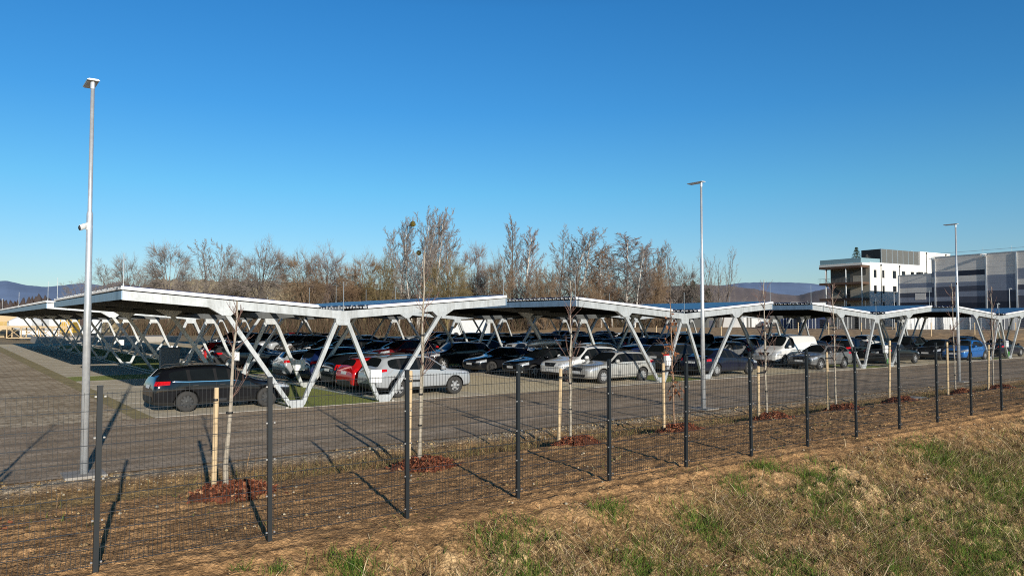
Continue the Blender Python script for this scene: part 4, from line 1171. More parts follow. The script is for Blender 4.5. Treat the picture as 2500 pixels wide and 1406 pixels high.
def dome_tree(seed, rx=3.6, cz=5.7, rz=4.3, nl=15, n2=130, n3=3400, tw=.0100):
    T_ = Tree(seed); r_ = T_.r
    def surf(k, zmin=-.35):
        while True:
            d = Vector((r_.gauss(0, 1), r_.gauss(0, 1), r_.gauss(0, 1))).normalized()
            if d.z > zmin: break
        b = 1 + .10 * sin(3 * atan2(d.y, d.x) + seed) + .07 * sin(7 * d.z + 5 * atan2(d.y, d.x))
        return Vector((d.x * rx * k * b, d.y * rx * k * b, cz + d.z * rz * k * b))
    def curve(a, b, sag, n):
        m = (a + b) / 2 + Vector((r_.gauss(0, sag), r_.gauss(0, sag), abs(r_.gauss(0, sag)) * .5)) + Vector((-(b.x - a.x) * .10, -(b.y - a.y) * .10, -.08 * (b - a).length))
        return [a * (1 - t) ** 2 + m * (2 * t * (1 - t)) + b * t * t for t in [i / n for i in range(n + 1)]]
    trunk = [Vector((0, 0, -.1)), Vector((.05, 0, 1.0)), Vector((.02, .05, 2.4)), Vector((0, 0, 4.2)), Vector((.05, 0, 6.2))]
    T_.t.tube(trunk, [.17, .14, .11, .07, .03], 7, False)
    limbs = []
    for k in range(nl):
        t = r_.random() ** 1.3; a = Vector((0, 0, .9 + 3.2 * t)); b = surf(.72, -.1 + .6 * t)
        c = curve(a, b, .25, 7); limbs.append(c); T_.t.tube(c, [.065 * (1 - .8 * i / 7) for i in range(8)], 5, False)
    sec = []
    for k in range(n2):
        c0 = r_.choice(limbs); a = c0[r_.randint(2, 7)]; b = surf(.90)
        for _ in range(6):
            q = surf(r_.uniform(.7, .95))
            if (q - a).length < (b - a).length: b = q
        c = curve(a, b, .12, 5); sec.append(c); T_.ribbon(c, .020, tw)
    for k in range(n3):
        c0 = r_.choice(sec); a = c0[r_.randint(1, 5)]; o = Vector((a.x, a.y, (a.z - cz) * (rx / rz)))
        d = (Vector((a.x / rx, a.y / rx, (a.z - cz) / rz + .15)).normalized() + Vector((r_.gauss(0, .45), r_.gauss(0, .45), r_.gauss(0, .45)))).normalized()
        L = r_.uniform(.5, 1.25); b = a + d * L
        T_.ribbon([a, a + d * L * .5 + Vector((r_.gauss(0, .05), r_.gauss(0, .05), .05)), b], tw, tw * .5)
    zs_ = sorted(v[2] for v in T_.c.v); k_ = 10.0 / zs_[int(len(zs_) * .998)]
    for m_ in (T_.t, T_.c): m_.v = [(x * k_, y * k_, z * k_) for x, y, z in m_.v]
    rs_ = sorted(abs(v[0]) for v in T_.c.v)
    return T_.t.mesh('trunk', M['bark_grey'], True), T_.c.mesh('crown', M['twig']), 2 * rs_[int(len(rs_) * .96)]
PROTO['dome'] = [dome_tree(51), dome_tree(52, 3.9, 5.9, 4.1), dome_tree(53, 3.2, 5.8, 4.3, 12, 110, 2600)]
PROTO['oval'] = [dome_tree(54, 2.5, 6.1, 4.1, 11, 110, 2800)]
GREY = (.225, .19, .168); LILAC = (.25, .19, .165); BRN = (.215, .145, .088); OLV = (.19, .145, .065); RUST = (.23, .145, .085); DRK = (.10, .08, .065); WHT = (.68, .63, .56)
def tree(px, ytop, dep, kind, v, wid, crown, bark, label, rz=0.0, lean=0.0):
    x, y = spot(px, dep)
    H = (782 - ytop) / 1884.7 * dep + CAMH
    r = empty('bare_tree', (x, y, -.1), rz); tag(r, label, 'tree', 'bare winter trees behind the car park')
    t_, c_, w_ = PROTO[kind][v]; sx_ = wid / 1884.7 * dep / w_
    r.scale = (sx_, sx_, H / 10)
    r.rotation_euler = (0, lean, rz)
    a = newobj('trunk', t_, r); a.color = (*bark, 1)
    b = newobj('crown', c_, r); b.color = (*crown, 1)
    return r, H
TREES = [
 (190, 672, 185, 'spr', 0, 60, GREY, DRK, 'smallest bare tree at the open end of the row, against the blue hills'),
 (262, 628, 180, 'spr', 0, 75, GREY, DRK, 'low bare tree with crooked fork right of the tall camera mast', 1.0),
 (312, 618, 182, 'dome', 2, 80, GREY, DRK, 'bare tree with rounded top behind the lightning rod of the front carport', 2.0),
 (352, 655, 178, 'egg', 0, 50, GREY, DRK, 'thin faint bush-like tree in front of the gravel mound edge'),
 (412, 588, 175, 'oval', 0, 100, GREY, GREY, 'pale fine-twigged tree with egg-shaped crown above the gravel mound', 1.2),
 (455, 632, 172, 'dome', 2, 50, GREY, DRK, 'narrow dense tree between the pale egg-shaped and the upright one', .5),
 (517, 584, 170, 'gnp', 1, 80, GREY, GREY, 'upright bare tree with two pale stems left of the big rounded crown'),
 (578, 602, 172, 'dome', 2, 70, GREY, DRK, 'bare tree leaning into the big rounded crown', .4),
 (635, 580, 165, 'dome', 1, 128, GREY, DRK, 'broad round bare crown, widest of the row, over the gravel mound', 3.0),
 (742, 607, 162, 'dome', 0, 100, BRN, BRN, 'brown dome-shaped willow left of the lilac-brown one', .3),
 (800, 594, 165, 'dome', 1, 112, LILAC, BRN, 'lilac-brown rounded willow, taller of the two domes', 1.7),
 (852, 640, 160, 'dome', 2, 60, BRN, BRN, 'low brown bush tree right of the lilac-brown dome', 2.6),
 (890, 614, 158, 'dome', 0, 90, RUST, OLV, 'rust-tinted willow left of the mistletoe poplar', 3.3),
 (930, 622, 156, 'dome', 2, 80, OLV, OLV, 'olive-tinted willow with arching pale stems', 4.1),
 (968, 540, 160, 'gnp', 1, 70, GREY, WHT, 'pale-stemmed poplar leaning away, left of the mistletoe poplar', 2.2),
 (1016, 512, 158, 'gnp', 0, 85, GREY, WHT, 'tallest forked poplar, the one carrying mistletoe', .2),
 (1062, 506, 160, 'gnp', 1, 90, GREY, WHT, 'tall poplar with pale forked trunk right of the mistletoe poplar', 1.3),
 (1097, 535, 162, 'gnp', 2, 85, GREY, GREY, 'poplar with crooked side limbs at the outer edge of the tall group', 2.9),
 (1092, 622, 150, 'dome', 0, 100, OLV, OLV, 'olive bushy willow in front of the tall poplar group', 5.0),
 (1154, 590, 165, 'oval', 0, 62, LILAC, DRK, 'small egg-shaped tree standing alone in the gap', 4.4),
 (1190, 650, 160, 'dome', 2, 60, GREY, DRK, 'low grey thicket tree under the gap', 1.1),
 (1222, 610, 155, 'dome', 1, 70, BRN, DRK, 'brown bushy tree left of the slender dark poplar', .9),
 (1250, 524, 160, 'pop', 0, 50, GREY, DRK, 'slender dark poplar, tallest in the middle of the row'),
 (1292, 555, 158, 'pop', 1, 60, LILAC, WHT, 'slim poplar with straight white trunk beside the slender dark one', 2.0),
 (1330, 640, 150, 'wil', 0, 70, BRN, DRK, 'brown thicket tree below the white-trunked poplar', 2.4),
 (1366, 545, 158, 'gnp', 2, 75, GREY, GREY, 'upright gnarled poplar with dense narrow top', .8),
 (1412, 556, 156, 'gnp', 1, 130, GREY, WHT, 'wide Y-shaped poplar with long leaning limbs', 1.2),
 (1440, 660, 150, 'wil', 1, 70, BRN, DRK, 'brown shrubby tree under the Y-shaped poplar', 3.9),
 (1468, 606, 152, 'bir', 0, 62, RUST, WHT, 'rust-coloured birch with bright white trunk', .4),
 (1495, 596, 156, 'bir', 1, 68, GREY, WHT, 'grey birch just right of the rust-coloured birch', 2.1),
 (1530, 566, 155, 'bir', 0, 112, LILAC, WHT, 'big lilac-grey birch with leaning white trunks', 3.3),
 (1548, 600, 150, 'bir', 1, 70, GREY, WHT, 'white-stemmed birch in front of the big lilac-grey one', 4.4),
 (1577, 584, 158, 'pop', 0, 42, LILAC, GREY, 'slim poplar spire behind the birches', 1.9),
 (1598, 640, 152, 'wil', 0, 60, BRN, DRK, 'low brown tree between the birches and the twin spires', .1),
 (1612, 596, 156, 'pop', 1, 46, GREY, DRK, 'nearer of the twin poplar spires', 3.0),
 (1638, 584, 156, 'gnp', 2, 62, GREY, DRK, 'farther and taller of the twin poplar spires', 4.2),
 (1672, 640, 158, 'dome', 2, 80, GREY, DRK, 'low spreading tree next to the middle mast', 2.2),
 (1755, 600, 150, 'vase', 0, 92, GREY, DRK, 'vase-shaped bare tree alone beyond the middle mast', .7),
]
mist = None
for row in TREES:
    r, H = tree(*row)
    if row[0] == 1016: mist = (r, H)
# mistletoe balls in the tall poplar
M['mistletoe'] = plain('mistletoe_leaf', (.20, .15, .02), 0.7, 0, 0.4, 3)
for (px, py, dep, rad, lab) in [(1007, 546, 157, .62, 'golden mistletoe ball high in the tallest poplar'), (1022, 617, 157, .55, 'darker mistletoe clump lower in the tallest poplar')]:
    x, y = spot(px, dep); z = (782 - py) / 1884.7 * dep + CAMH
    rg = random.Random(px); m = MB()
    for _ in range(700):
        d = Vector((rg.gauss(0, 1), rg.gauss(0, 1), rg.gauss(0, 1))).normalized() * rad * rg.random() ** .4
        a = Vector((rg.gauss(0, 1), rg.gauss(0, 1), rg.gauss(0, 1))).normalized() * .13; b = a.cross(d).normalized() * .05
        m.add([d - a, d + b, d + a, d - b], [(0, 1, 2, 3)])
    o = m.obj('mistletoe', M['mistletoe'], None, (x, y, z)); tag(o, lab, 'mistletoe', 'mistletoe in the poplar')

# thicket along the foot of the row
def slivers(n, base, h, w, lean, cols, seed, name, m, kind='stuff'):
    g = np.random.default_rng(seed)
    B = base(g, n)                                   # n x 3
    hh = h(g, n); a = g.uniform(0, 2 * pi, n); ln = g.normal(0, lean, (n, 2)) * hh[:, None]
    d = np.stack([np.cos(a), np.sin(a)], 1) * w
    V = np.zeros((n, 3, 3), np.float32)
    V[:, 0] = B; V[:, 1] = B; V[:, 2] = B
    V[:, 0, :2] -= d; V[:, 1, :2] += d
    V[:, 2, :2] += ln; V[:, 2, 2] += hh
    c = np.array(cols)[g.integers(0, len(cols), n)] * g.uniform(.6, 1.35, (n, 1))
    F = np.arange(n * 3).reshape(n, 3)
    o = newobj(name, np_mesh(name, V.reshape(-1, 3), F, m, np.repeat(c, 3, 0)))
    o['kind'] = kind
    return o
M['stem'] = attr_mat('dry_stems', 0.9, 2.0, 0.2)
def thicket_base(g, n):
    px = g.uniform(300, 1740, n); dep = g.uniform(150, 180, n)
    X = (px - 1250) / 1884.7 * dep
    return np.stack([X * cos(YAW) + dep * sin(YAW), -X * sin(YAW) + dep * cos(YAW), np.zeros(n) - .1], 1)
slivers(30000, thicket_base, lambda g, n: g.gamma(3, .95, n) + .8, .035, .35, [(.15, .10, .06), (.11, .075, .05), (.17, .12, .075), (.12, .07, .05), (.10, .09, .05)], 3, 'undergrowth', M['stem'])

# bushes and low trees growing into one another below the crowns
LOW = make_tree(31, dict(WIL, n=[13, 8, 7]), 5, 26), make_tree(32, dict(WIL, n=[13, 8, 7]), 6, 30)
def low_wood():
    g = np.random.default_rng(77); VV, FF, CC, b = [], [], [], 0
    arr = []
    for t_, c_, w_ in LOW:
        v = np.zeros(len(c_.vertices) * 3, np.float32); c_.vertices.foreach_get('co', v)
        f = np.zeros(len(c_.polygons) * 4, np.int32); c_.polygons.foreach_get('vertices', f)
        arr.append((v.reshape(-1, 3), f.reshape(-1, 4)))
    for k in range(76):
        px = g.uniform(470, 1735); dep = g.uniform(160, 188); yt = g.uniform(652, 706) + (12 if px < 700 else 8 if px > 1180 else 0)
        x, y = spot(px, dep); H = (782 - yt) / 1884.7 * dep + CAMH; v, f = arr[k % 2]; a = g.uniform(0, 2 * pi)
        s = g.uniform(55, 95) / 1884.7 * dep / LOW[k % 2][2]
        P = np.stack([(v[:, 0] * cos(a) - v[:, 1] * sin(a)) * s + x, (v[:, 0] * sin(a) + v[:, 1] * cos(a)) * s + y, v[:, 2] * H / 10], 1)
        VV.append(P); FF.append(f + b); b += len(P)
        c = np.array([(.155, .115, .075), (.14, .105, .075), (.15, .125, .07), (.165, .115, .075), (.18, .155, .13), (.12, .09, .07)])[g.integers(0, 6)] * g.uniform(.8, 1.15)
        CC.append(np.repeat(c[None], len(P), 0))
    o = newobj('low_wood', np_mesh('low_wood', np.concatenate(VV), np.concatenate(FF), M['stem'], np.concatenate(CC))); o['kind'] = 'stuff'
low_wood()
# dark conifers by the middle mast and the wooded hill beyond
M['needle'] = attr_mat('conifer_needles', 0.9, 3.0, 0.3)
def conifer_mesh(seed, n=1500, hh=10.0, rad=2.6, bare=.06):
    g = np.random.default_rng(seed)
    t = g.random(n) ** .75; z = hh * (bare + (1 - bare) * t); r = rad * (1 - t) ** .8 * (.35 + .65 * g.random(n) ** .5) * (0.8 + .4 * np.sin(z * 3.1))
    a = g.uniform(0, 2 * pi, n)
    P = np.stack([r * np.cos(a), r * np.sin(a), z], 1)
    L = .55; o_ = np.stack([np.cos(a) * L, np.sin(a) * L, -np.full(n, .18)], 1) * g.uniform(.6, 1.3, (n, 1)); s_ = np.stack([-np.sin(a), np.cos(a), np.zeros(n)], 1) * .17
    up_ = np.stack([np.zeros(n), np.zeros(n), np.full(n, .22)], 1)
    V = np.stack([P - s_, P + o_, P + s_, P + up_], 1).reshape(-1, 3)
    F = np.arange(n * 4).reshape(n, 4)
    c = np.array([.035, .055, .025]) * g.uniform(.5, 1.6, (n, 1))
    return np_mesh('crown', V, F, M['needle'], np.repeat(c, 4, 0))
cm = [conifer_mesh(1), conifer_mesh(2, 1300, 10, 3.0)]
ctr = MB().tube([(0, 0, -.2), (0, 0, 9.5)], [.2, .03], 7).mesh('trunk', M['bark_grey'])
for k, (px, yt, dep, lab) in enumerate([(1672, 690, 168, 'dark conifer, lowest of the clump beside the middle mast'), (1692, 684, 164, 'dark conifer with the broadest crown beside the middle mast'), (1728, 702, 170, 'dark conifer half hidden behind the vase-shaped tree')]):
    x, y = spot(px, dep); H = (782 - yt) / 1884.7 * dep + CAMH
    r = empty('conifer', (x, y, -.1), k); tag(r, lab, 'conifer', 'dark conifers behind the car park'); r.scale = (H / 10 * 1.2, H / 10 * 1.2, H / 10)
    a = newobj('trunk', ctr, r); a.color = (.08, .06, .045, 1); newobj('crown', cm[k % 2], r)

# ------------------------------------------------------------------ hills and mounds
def ridge(name, pts, dep, depth2, m, zbase=-5, jit=0.0, seed=1, kind='structure', n=120):
    """pts: (px, py) skyline at distance dep, sloping toward the viewer"""
    g = np.random.default_rng(seed)
    px = np.linspace(pts[0][0], pts[-1][0], n); py = np.interp(px, [p[0] for p in pts], [p[1] for p in pts])
    z = (782 - py) / 1884.7 * dep + CAMH + g.normal(0, jit, n)
    rows = 10; V = np.zeros((rows, n, 3))
    for j in range(rows):
        t = j / (rows - 1); d = dep + (depth2 - dep) * t
        X = (px - 1250) / 1884.7 * d
        zz = zbase + (z - zbase) * np.cos(t * pi / 2) ** .8 + g.normal(0, jit, n) * (0 if j in (0,) else 1)
        V[j] = np.stack([X * cos(YAW) + d * sin(YAW), -X * sin(YAW) + d * cos(YAW), zz], 1)
    i = np.arange((rows - 1) * (n - 1)); r = i // (n - 1) * n + i % (n - 1)
    F = np.stack([r, r + n, r + n + 1, r + 1], 1)
    o = newobj(name, np_mesh(name, V.reshape(-1, 3), F, m, None, True)); o['kind'] = kind
    return o
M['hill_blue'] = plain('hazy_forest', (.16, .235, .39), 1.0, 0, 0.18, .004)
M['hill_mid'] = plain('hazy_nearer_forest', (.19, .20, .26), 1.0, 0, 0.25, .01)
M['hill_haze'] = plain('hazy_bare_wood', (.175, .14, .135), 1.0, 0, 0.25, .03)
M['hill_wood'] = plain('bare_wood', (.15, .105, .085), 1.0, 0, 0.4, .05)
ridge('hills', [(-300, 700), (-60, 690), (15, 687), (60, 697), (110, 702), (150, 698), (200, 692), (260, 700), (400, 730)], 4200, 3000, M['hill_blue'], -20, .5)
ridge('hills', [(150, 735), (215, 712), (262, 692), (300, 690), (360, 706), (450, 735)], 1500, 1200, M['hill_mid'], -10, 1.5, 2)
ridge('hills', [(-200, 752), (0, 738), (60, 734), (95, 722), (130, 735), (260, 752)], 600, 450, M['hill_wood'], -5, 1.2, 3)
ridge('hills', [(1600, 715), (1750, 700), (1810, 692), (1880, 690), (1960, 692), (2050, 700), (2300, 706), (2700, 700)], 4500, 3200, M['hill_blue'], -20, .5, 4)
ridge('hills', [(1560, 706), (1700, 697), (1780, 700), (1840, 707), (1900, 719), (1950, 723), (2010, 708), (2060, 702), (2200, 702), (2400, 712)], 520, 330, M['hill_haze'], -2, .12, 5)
def wood_base(g, n):
    px = g.uniform(1560, 2120, n); t = g.random(n); dep = 335 + 180 * t
    py = np.interp(px, [1560, 1700, 1780, 1840, 1900, 1950, 2010, 2060, 2200], [713, 704, 706, 712, 724, 728, 714, 706, 706])
    ztop = (782 - py) / 1884.7 * 520 + CAMH
    X = (px - 1250) / 1884.7 * dep
    z = -2 + (ztop + 2) * np.cos((1 - t) * pi / 2) ** .8
    return np.stack([X * cos(YAW) + dep * sin(YAW), -X * sin(YAW) + dep * cos(YAW), z - 2.6], 1)
slivers(60000, wood_base, lambda g, n: g.uniform(1.5, 4.5, n), .11, .22, [(.18, .14, .125), (.20, .15, .13), (.16, .13, .12), (.06, .075, .065), (.15, .125, .12)], 9, 'distant_wood', M['stem'])
M['gravel_hill'] = plain('quarried_gravel', (.46, .37, .22), 0.95, 0, 0.35, .5)
gm = ridge('gravel_mound', [(250, 745), (330, 705), (392, 682), (470, 684), (640, 688), (760, 692), (900, 705), (1100, 730), (1300, 745), (1500, 770)], 235, 196, M['gravel_hill'], -.2, .35, 6, 'structure', 160)
# soil rise on the open side with its row of staked saplings
def soil_rise():
    xs = np.linspace(60, 260, 120); ys = np.linspace(20, 190, 100)
    X, Y = np.meshgrid(xs, ys)
    d = X * sin(YAW) + Y * cos(YAW)
    edge = np.clip((X - (79.5 + np.clip((86 - Y) * 0, 0, 1))) / 22, 0, 1) * np.clip((Y - 28) / 8, 0, 1)
    edge2 = np.clip((d - 96) / 22, 0, 1)
    k = np.maximum(edge * np.clip((d - 62) / 30, 0, 1), 0)
    Z = 1.55 * (k * k * (3 - 2 * k)) - .02 + .12 * (fbm(X * .8, Y * .8, 4) - .5) * (k > 0.01) - .06 * (k < .01)
    ny, nx = X.shape; i = np.arange((ny - 1) * (nx - 1)); r = i // (nx - 1) * nx + i % (nx - 1)
    F = np.stack([r, r + 1, r + nx + 1, r + nx], 1)
    o = newobj('ploughed_ground', np_mesh('ploughed_ground', np.stack([X, Y, Z], -1).reshape(-1, 3), F, M['ploughed'], None, True)); o['kind'] = 'structure'
soil_rise()
# ------------------------------------------------------------------ buildings
M['render_white'] = plain('white_render', (.80, .77, .70), 0.9, 0, 0.04, .6)
M['render_beige'] = plain('beige_render', (.42, .37, .29), 0.9, 0, 0.06, .6)
M['wood_brown'] = plain('brown_timber_fascia', (.12, .07, .045), 0.75, 0, 0.15, 2)
M['louvre'] = plain('louvre_grey', (.13, .13, .12), 0.6, 0, 0.08, 2)
M['louvre_dark'] = plain('louvre_dark', (.02, .021, .022), 0.6, 0, 0.2, 2)
M['slate'] = plain('slat_cladding', (.10, .095, .085), 0.8, 0, .25, 8)
def panel_mat(name, col):
    m, nt, bs = mat(name)
    tc = N(nt, 'ShaderNodeTexCoord'); sp = N(nt, 'ShaderNodeSeparateXYZ'); nt.links.new(tc.outputs['Object'], sp.inputs[0])
    cb = N(nt, 'ShaderNodeCombineXYZ'); nt.links.new(math_(nt, 'ADD', sp.outputs['Y'], sp.outputs['X']), cb.inputs[0]); nt.links.new(sp.outputs['Z'], cb.inputs[1])
    br = N(nt, 'ShaderNodeTexBrick'); br.offset = 0; nt.links.new(cb.outputs[0], br.inputs['Vector'])
    br.inputs['Scale'].default_value = 1; br.inputs['Brick Width'].default_value = 5.0; br.inputs['Row Height'].default_value = .97; br.inputs['Mortar Size'].default_value = .03
    br.inputs['Color1'].default_value = (*col, 1); br.inputs['Color2'].default_value = (*[c * .94 for c in col], 1); br.inputs['Mortar'].default_value = (*[c * .72 for c in col], 1)
    f = noise(nt, .5, 6, .7)
    nt.links.new(mixc(nt, 1.0, br.outputs['Color'], ramp(nt, f, [(.3, (.9, .9, .9)), (.7, (1.06, 1.06, 1.06))]), 'MULTIPLY'), bs.inputs['Base Color'])
    bs.inputs['Roughness'].default_value = .5
    return m
M['pan_light'] = panel_mat('panel_light_grey', (.82, .77, .70))
M['pan_blue'] = panel_mat('panel_blue_grey', (.27, .30, .37))
M['pan_dark'] = panel_mat('panel_slate', (.08, .085, .115))
M['pan_navy'] = panel_mat('panel_navy', (.02, .024, .042))
M['glass_rail'] = plain('balustrade_glass', (.22, .34, .38), 0.08, 0, .05)
def frame_axes(az):
    a = radians(az); return Vector((sin(a), cos(a), 0))
def office():
    P = Vector((167.15, 91.6, 0)); u = frame_axes(94.4); v = frame_axes(4.4)
    r = empty('office_block', (P.x, P.y, 0), -radians(4.4))       # local x = along the white front, y = away
    tag(r, 'white office block with brown timber terraces and dark rooftop enclosure', 'office building')
    LX, LY = 33.0, 10.1
    ZR = 15.85
    w = MB(); w.b2((0.01, 0.25, -1), (19.8, LY, ZR)).b2((19.8, .25, -1), (LX, LY, 19.15))
    w.obj('wall', M['render_beige'], r)
    # white front with real window openings
    rows = [(12.6, 14.3), (8.95, 10.78), (5.3, 7.1), (1.9, 3.6)]
    wins = [(1.36, 2.42), (4.56, 5.44), (8.63, 10.05), (12.24, 13.68), (15.86, 17.3), (21.5, 22.9), (25.2, 26.6), (29, 30.4)]
    f = MB(); xs = [0] + [a for w_ in wins for a in w_] + [LX]
    zs = [-1] + [a for r_ in reversed(rows) for a in r_]
    def top(x): return ZR if x < 19.79 else 19.15
    for i in range(len(xs) - 1):
        xa, xb = xs[i], xs[i + 1]
        solid = i % 2 == 0
        if solid:
            if xa < 19.8 < xb:
                f.b2((xa, 0, -1), (19.8, .25, ZR)); f.b2((19.8, 0, -1), (xb, .25, 19.15))
            else: f.b2((xa, 0, -1), (xb, .25, top(xa)))
        else:
            z0 = -1
            for (a, b) in reversed(rows):
                f.b2((xa, 0, z0), (xb, .25, a)); z0 = b
            f.b2((xa, 0, z0), (xb, .25, top(xa)))
    f.obj('front_wall', M['render_white'], r)
    for (xa, xb) in wins:
        for k, (a, b) in enumerate(rows):
            wn_ = MB().b2((xa, .19, a), (xb, .21, b)).obj('window', M['glass_dark'], r)
            fr = MB(); t = .06
            fr.b2((xa, .15, a), (xa + t, .19, b)).b2((xb - t, .15, a), (xb, .19, b)).b2((xa + t, .15, a), (xb - t, .19, a + t)).b2((xa + t, .15, b - t), (xb - t, .19, b))
            fr.b2(((xa + xb) / 2 - .03, .15, a + t), ((xa + xb) / 2 + .03, .19, b - t))
            fr.obj('window_frame', M['anthracite'], wn_)
            MB().b2((xa - .05, -.05, a - .06), (xb + .05, .15, a)).obj('window_sill', M['bright'], wn_)
    MB().b2((.0, -.03, ZR), (19.8, LY, ZR + .12)).b2((19.8, -.03, 19.15), (LX + .03, LY, 19.28)).obj('parapet', M['trim_white'], r)
    for x in (4.06, 11.26, 22.44, 30.9):
        zt = ZR - .6 if x < 19 else 18.8
        MB().tube([(x, -.08, -1), (x, -.08, zt)], .06, 8).b2((x - .16, -.2, zt), (x + .16, 0, zt + .35)).obj('downpipe', M['anthracite'], r)
    # rooftop enclosure
    en = MB().b2((4.7, .3, ZR + .12), (19.75, 5.2, ZR + 3.35)); en.obj('rooftop_enclosure', M['louvre'], r)
    pz = MB()
    for x in np.linspace(4.7, 19.7, 8): pz.b2((x - .07, .24, ZR + .12), (x + .07, .3, ZR + 3.4))
    pz.obj('enclosure_post', M['bright'], r)
    MB().b2((4.62, .35, ZR + .12), (4.7, 5.15, ZR + 3.3)).obj('enclosure_side', M['louvre_dark'], r)
    # terraces on the short side
    for k, (zt, th) in enumerate([(15.25, .5), (11.53, .5), (7.95, .56), (4.4, .5)]):
        MB().b2((-3.0, .3, zt - th), (-.02, 11.0, zt)).obj('terrace_slab', M['wood_brown'], r)
    MB().b2((-2.9, .0, 15.26), (0.0, 11.0, 15.8)).obj('roof_slab', M['render_white'], r)
    for y in (0.25, 4.2, 9.4):
        MB().tube([(-2.75, y, -1), (-2.75, y, 14.74)], .13, 10).obj('column', M['galv'], r)
    MB().tube([(-.9, 10.6, -1), (-.9, 10.6, 14.74)], .2, 10).obj('column', M['anthracite'], r)
    # end wall cladding, doors
    for (a, b, z0, z1, m_) in [(4.2, 10.0, 11.55, 14.6, 'slate'), (1.0, 4.1, 13.2, 14.6, 'slate')]:
        MB().b2((-.06, a, z0), (-.005, b, z1)).obj('slat_cladding', M[m_], r)
    for z0 in (11.55, 7.97, 4.42):
        MB().b2((-.09, 5.0, z0), (-.0, 5.95, z0 + 2.15)).obj('door', M['glass_dark'], r)
    # stair
    st = MB()
    for k in range(18):
        t = k / 18; st.b2((-2.3, 9.2 - 4.2 * t - .26, 11.1 - 3.1 * t - .05), (-1.3, 9.2 - 4.2 * t, 11.1 - 3.1 * t))
    st.bar((-2.35, 9.2, 11.0), (-2.35, 5.0, 7.9), .06, .3).bar((-1.25, 9.2, 11.0), (-1.25, 5.0, 7.9), .06, .3)
    for k in range(9):
        t = k / 8; st.bar((-2.35, 9.2 - 4.2 * t, 11.0 - 3.1 * t), (-2.35, 9.2 - 4.2 * t, 12.0 - 3.1 * t), .03, .03)
    st.bar((-2.35, 9.2, 12.0), (-2.35, 5.0, 8.9), .04, .05)
    st.obj('outdoor_stair', M['anthracite'], r)
    # railings
    for z in (11.55, 7.97):
        rl = MB()
        for y in np.arange(.5, 11.4, .35): rl.bar((-2.95, y, z), (-2.95, y, z + .95), .02, .02)
        rl.b2((-2.97, .4, z + .95), (-2.93, 11.3, z + 1.0)); rl.obj('railing', M['louvre'], r)
    rl = MB().b2((-2.6, .5, ZR), (-2.57, 11, ZR + 1.05)).b2((-2.6, .5, ZR), (4.6, .53, ZR + 1.05)); rl.obj('balustrade', M['glass_rail'], r)
    cl = MB()
    for y in np.arange(4.6, 10.8, .5): cl.b2((-2.3, y, ZR), (-2.2, y + .25, ZR + .95))
    cl.obj('roof_screen', M['slate'], r)
    # air duct
    MB().tube([(18.6, -.1, 12.6), (18.6, -.5, 12.7), (18.6, -.7, 13.4), (18.6, -.75, 14.3)], [.55, .6, .6, .6], 14).obj('air_duct', M['anthracite'], r)
    for (x, y, h_) in [(27, 6, .6), (24, 4, .5), (29.5, 5, .7), (21.2, 3, .4)]:
        MB().b2((x, y, 19.2), (x + .8, y + .8, 19.28 + h_)).obj('roof_vent', M['galv'], r)
    # the little pine on the roof terrace is a thing of its own
    q = Vector((-.1, 3.2, ZR)); q = Matrix.Rotation(-radians(4.4), 3, 'Z') @ q + P; 
    t = empty('pine_tree', (q.x, q.y, ZR)); tag(t, 'small pine in a planter on the office roof terrace', 'pine tree')
    a = newobj('trunk', MB().tube([(0, 0, 0), (.05, 0, 3.6)], [.07, .02], 7).mesh('trunk', M['bark_grey']), t); a.color = (.1, .07, .05, 1)
    g = np.random.default_rng(4); n = 900
    lev = g.integers(0, 9, n); z = 0.75 + lev * .34 + g.normal(0, .05, n); L = (1.25 * (1 - lev / 10.5)) * g.random(n) ** .6
    an = g.integers(0, 7, n) * .9 + lev * .7 + g.normal(0, .10, n)
    Pp = np.stack([L * np.cos(an), L * np.sin(an), z + L * .22], 1)
    dd = g.normal(0, 1, (n, 3)); dd /= np.linalg.norm(dd, axis=1)[:, None]; e = np.cross(dd, g.normal(0, 1, (n, 3))); e /= np.linalg.norm(e, axis=1)[:, None]
    V = np.stack([Pp - dd * .17, Pp + e * .05, Pp + dd * .17, Pp - e * .05], 1).reshape(-1, 3)
    newobj('crown', np_mesh('crown', V, np.arange(n * 4).reshape(n, 4), M['needle'], np.repeat(np.array([.05, .075, .04]) * g.uniform(.5, 1.5, (n, 1)), 4, 0)), t)
    MB().b2((-.5, -.5, 0), (.5, .5, .5)).obj('planter', M['concrete'], t)
    q = Matrix.Rotation(-radians(4.4), 3, 'Z') @ Vector((2.6, 2.2, ZR)) + P
    t = empty('bare_shrub', (q.x, q.y, ZR)); tag(t, 'thin leafless shrub beside the pine on the office roof', 'shrub')
    t.scale = (.26, .26, .22); b = newobj('crown', PROTO['egg'][0][1], t); b.color = (.2, .18, .16, 1); a = newobj('trunk', PROTO['egg'][0][0], t); a.color = (.15, .12, .1, 1)
office()

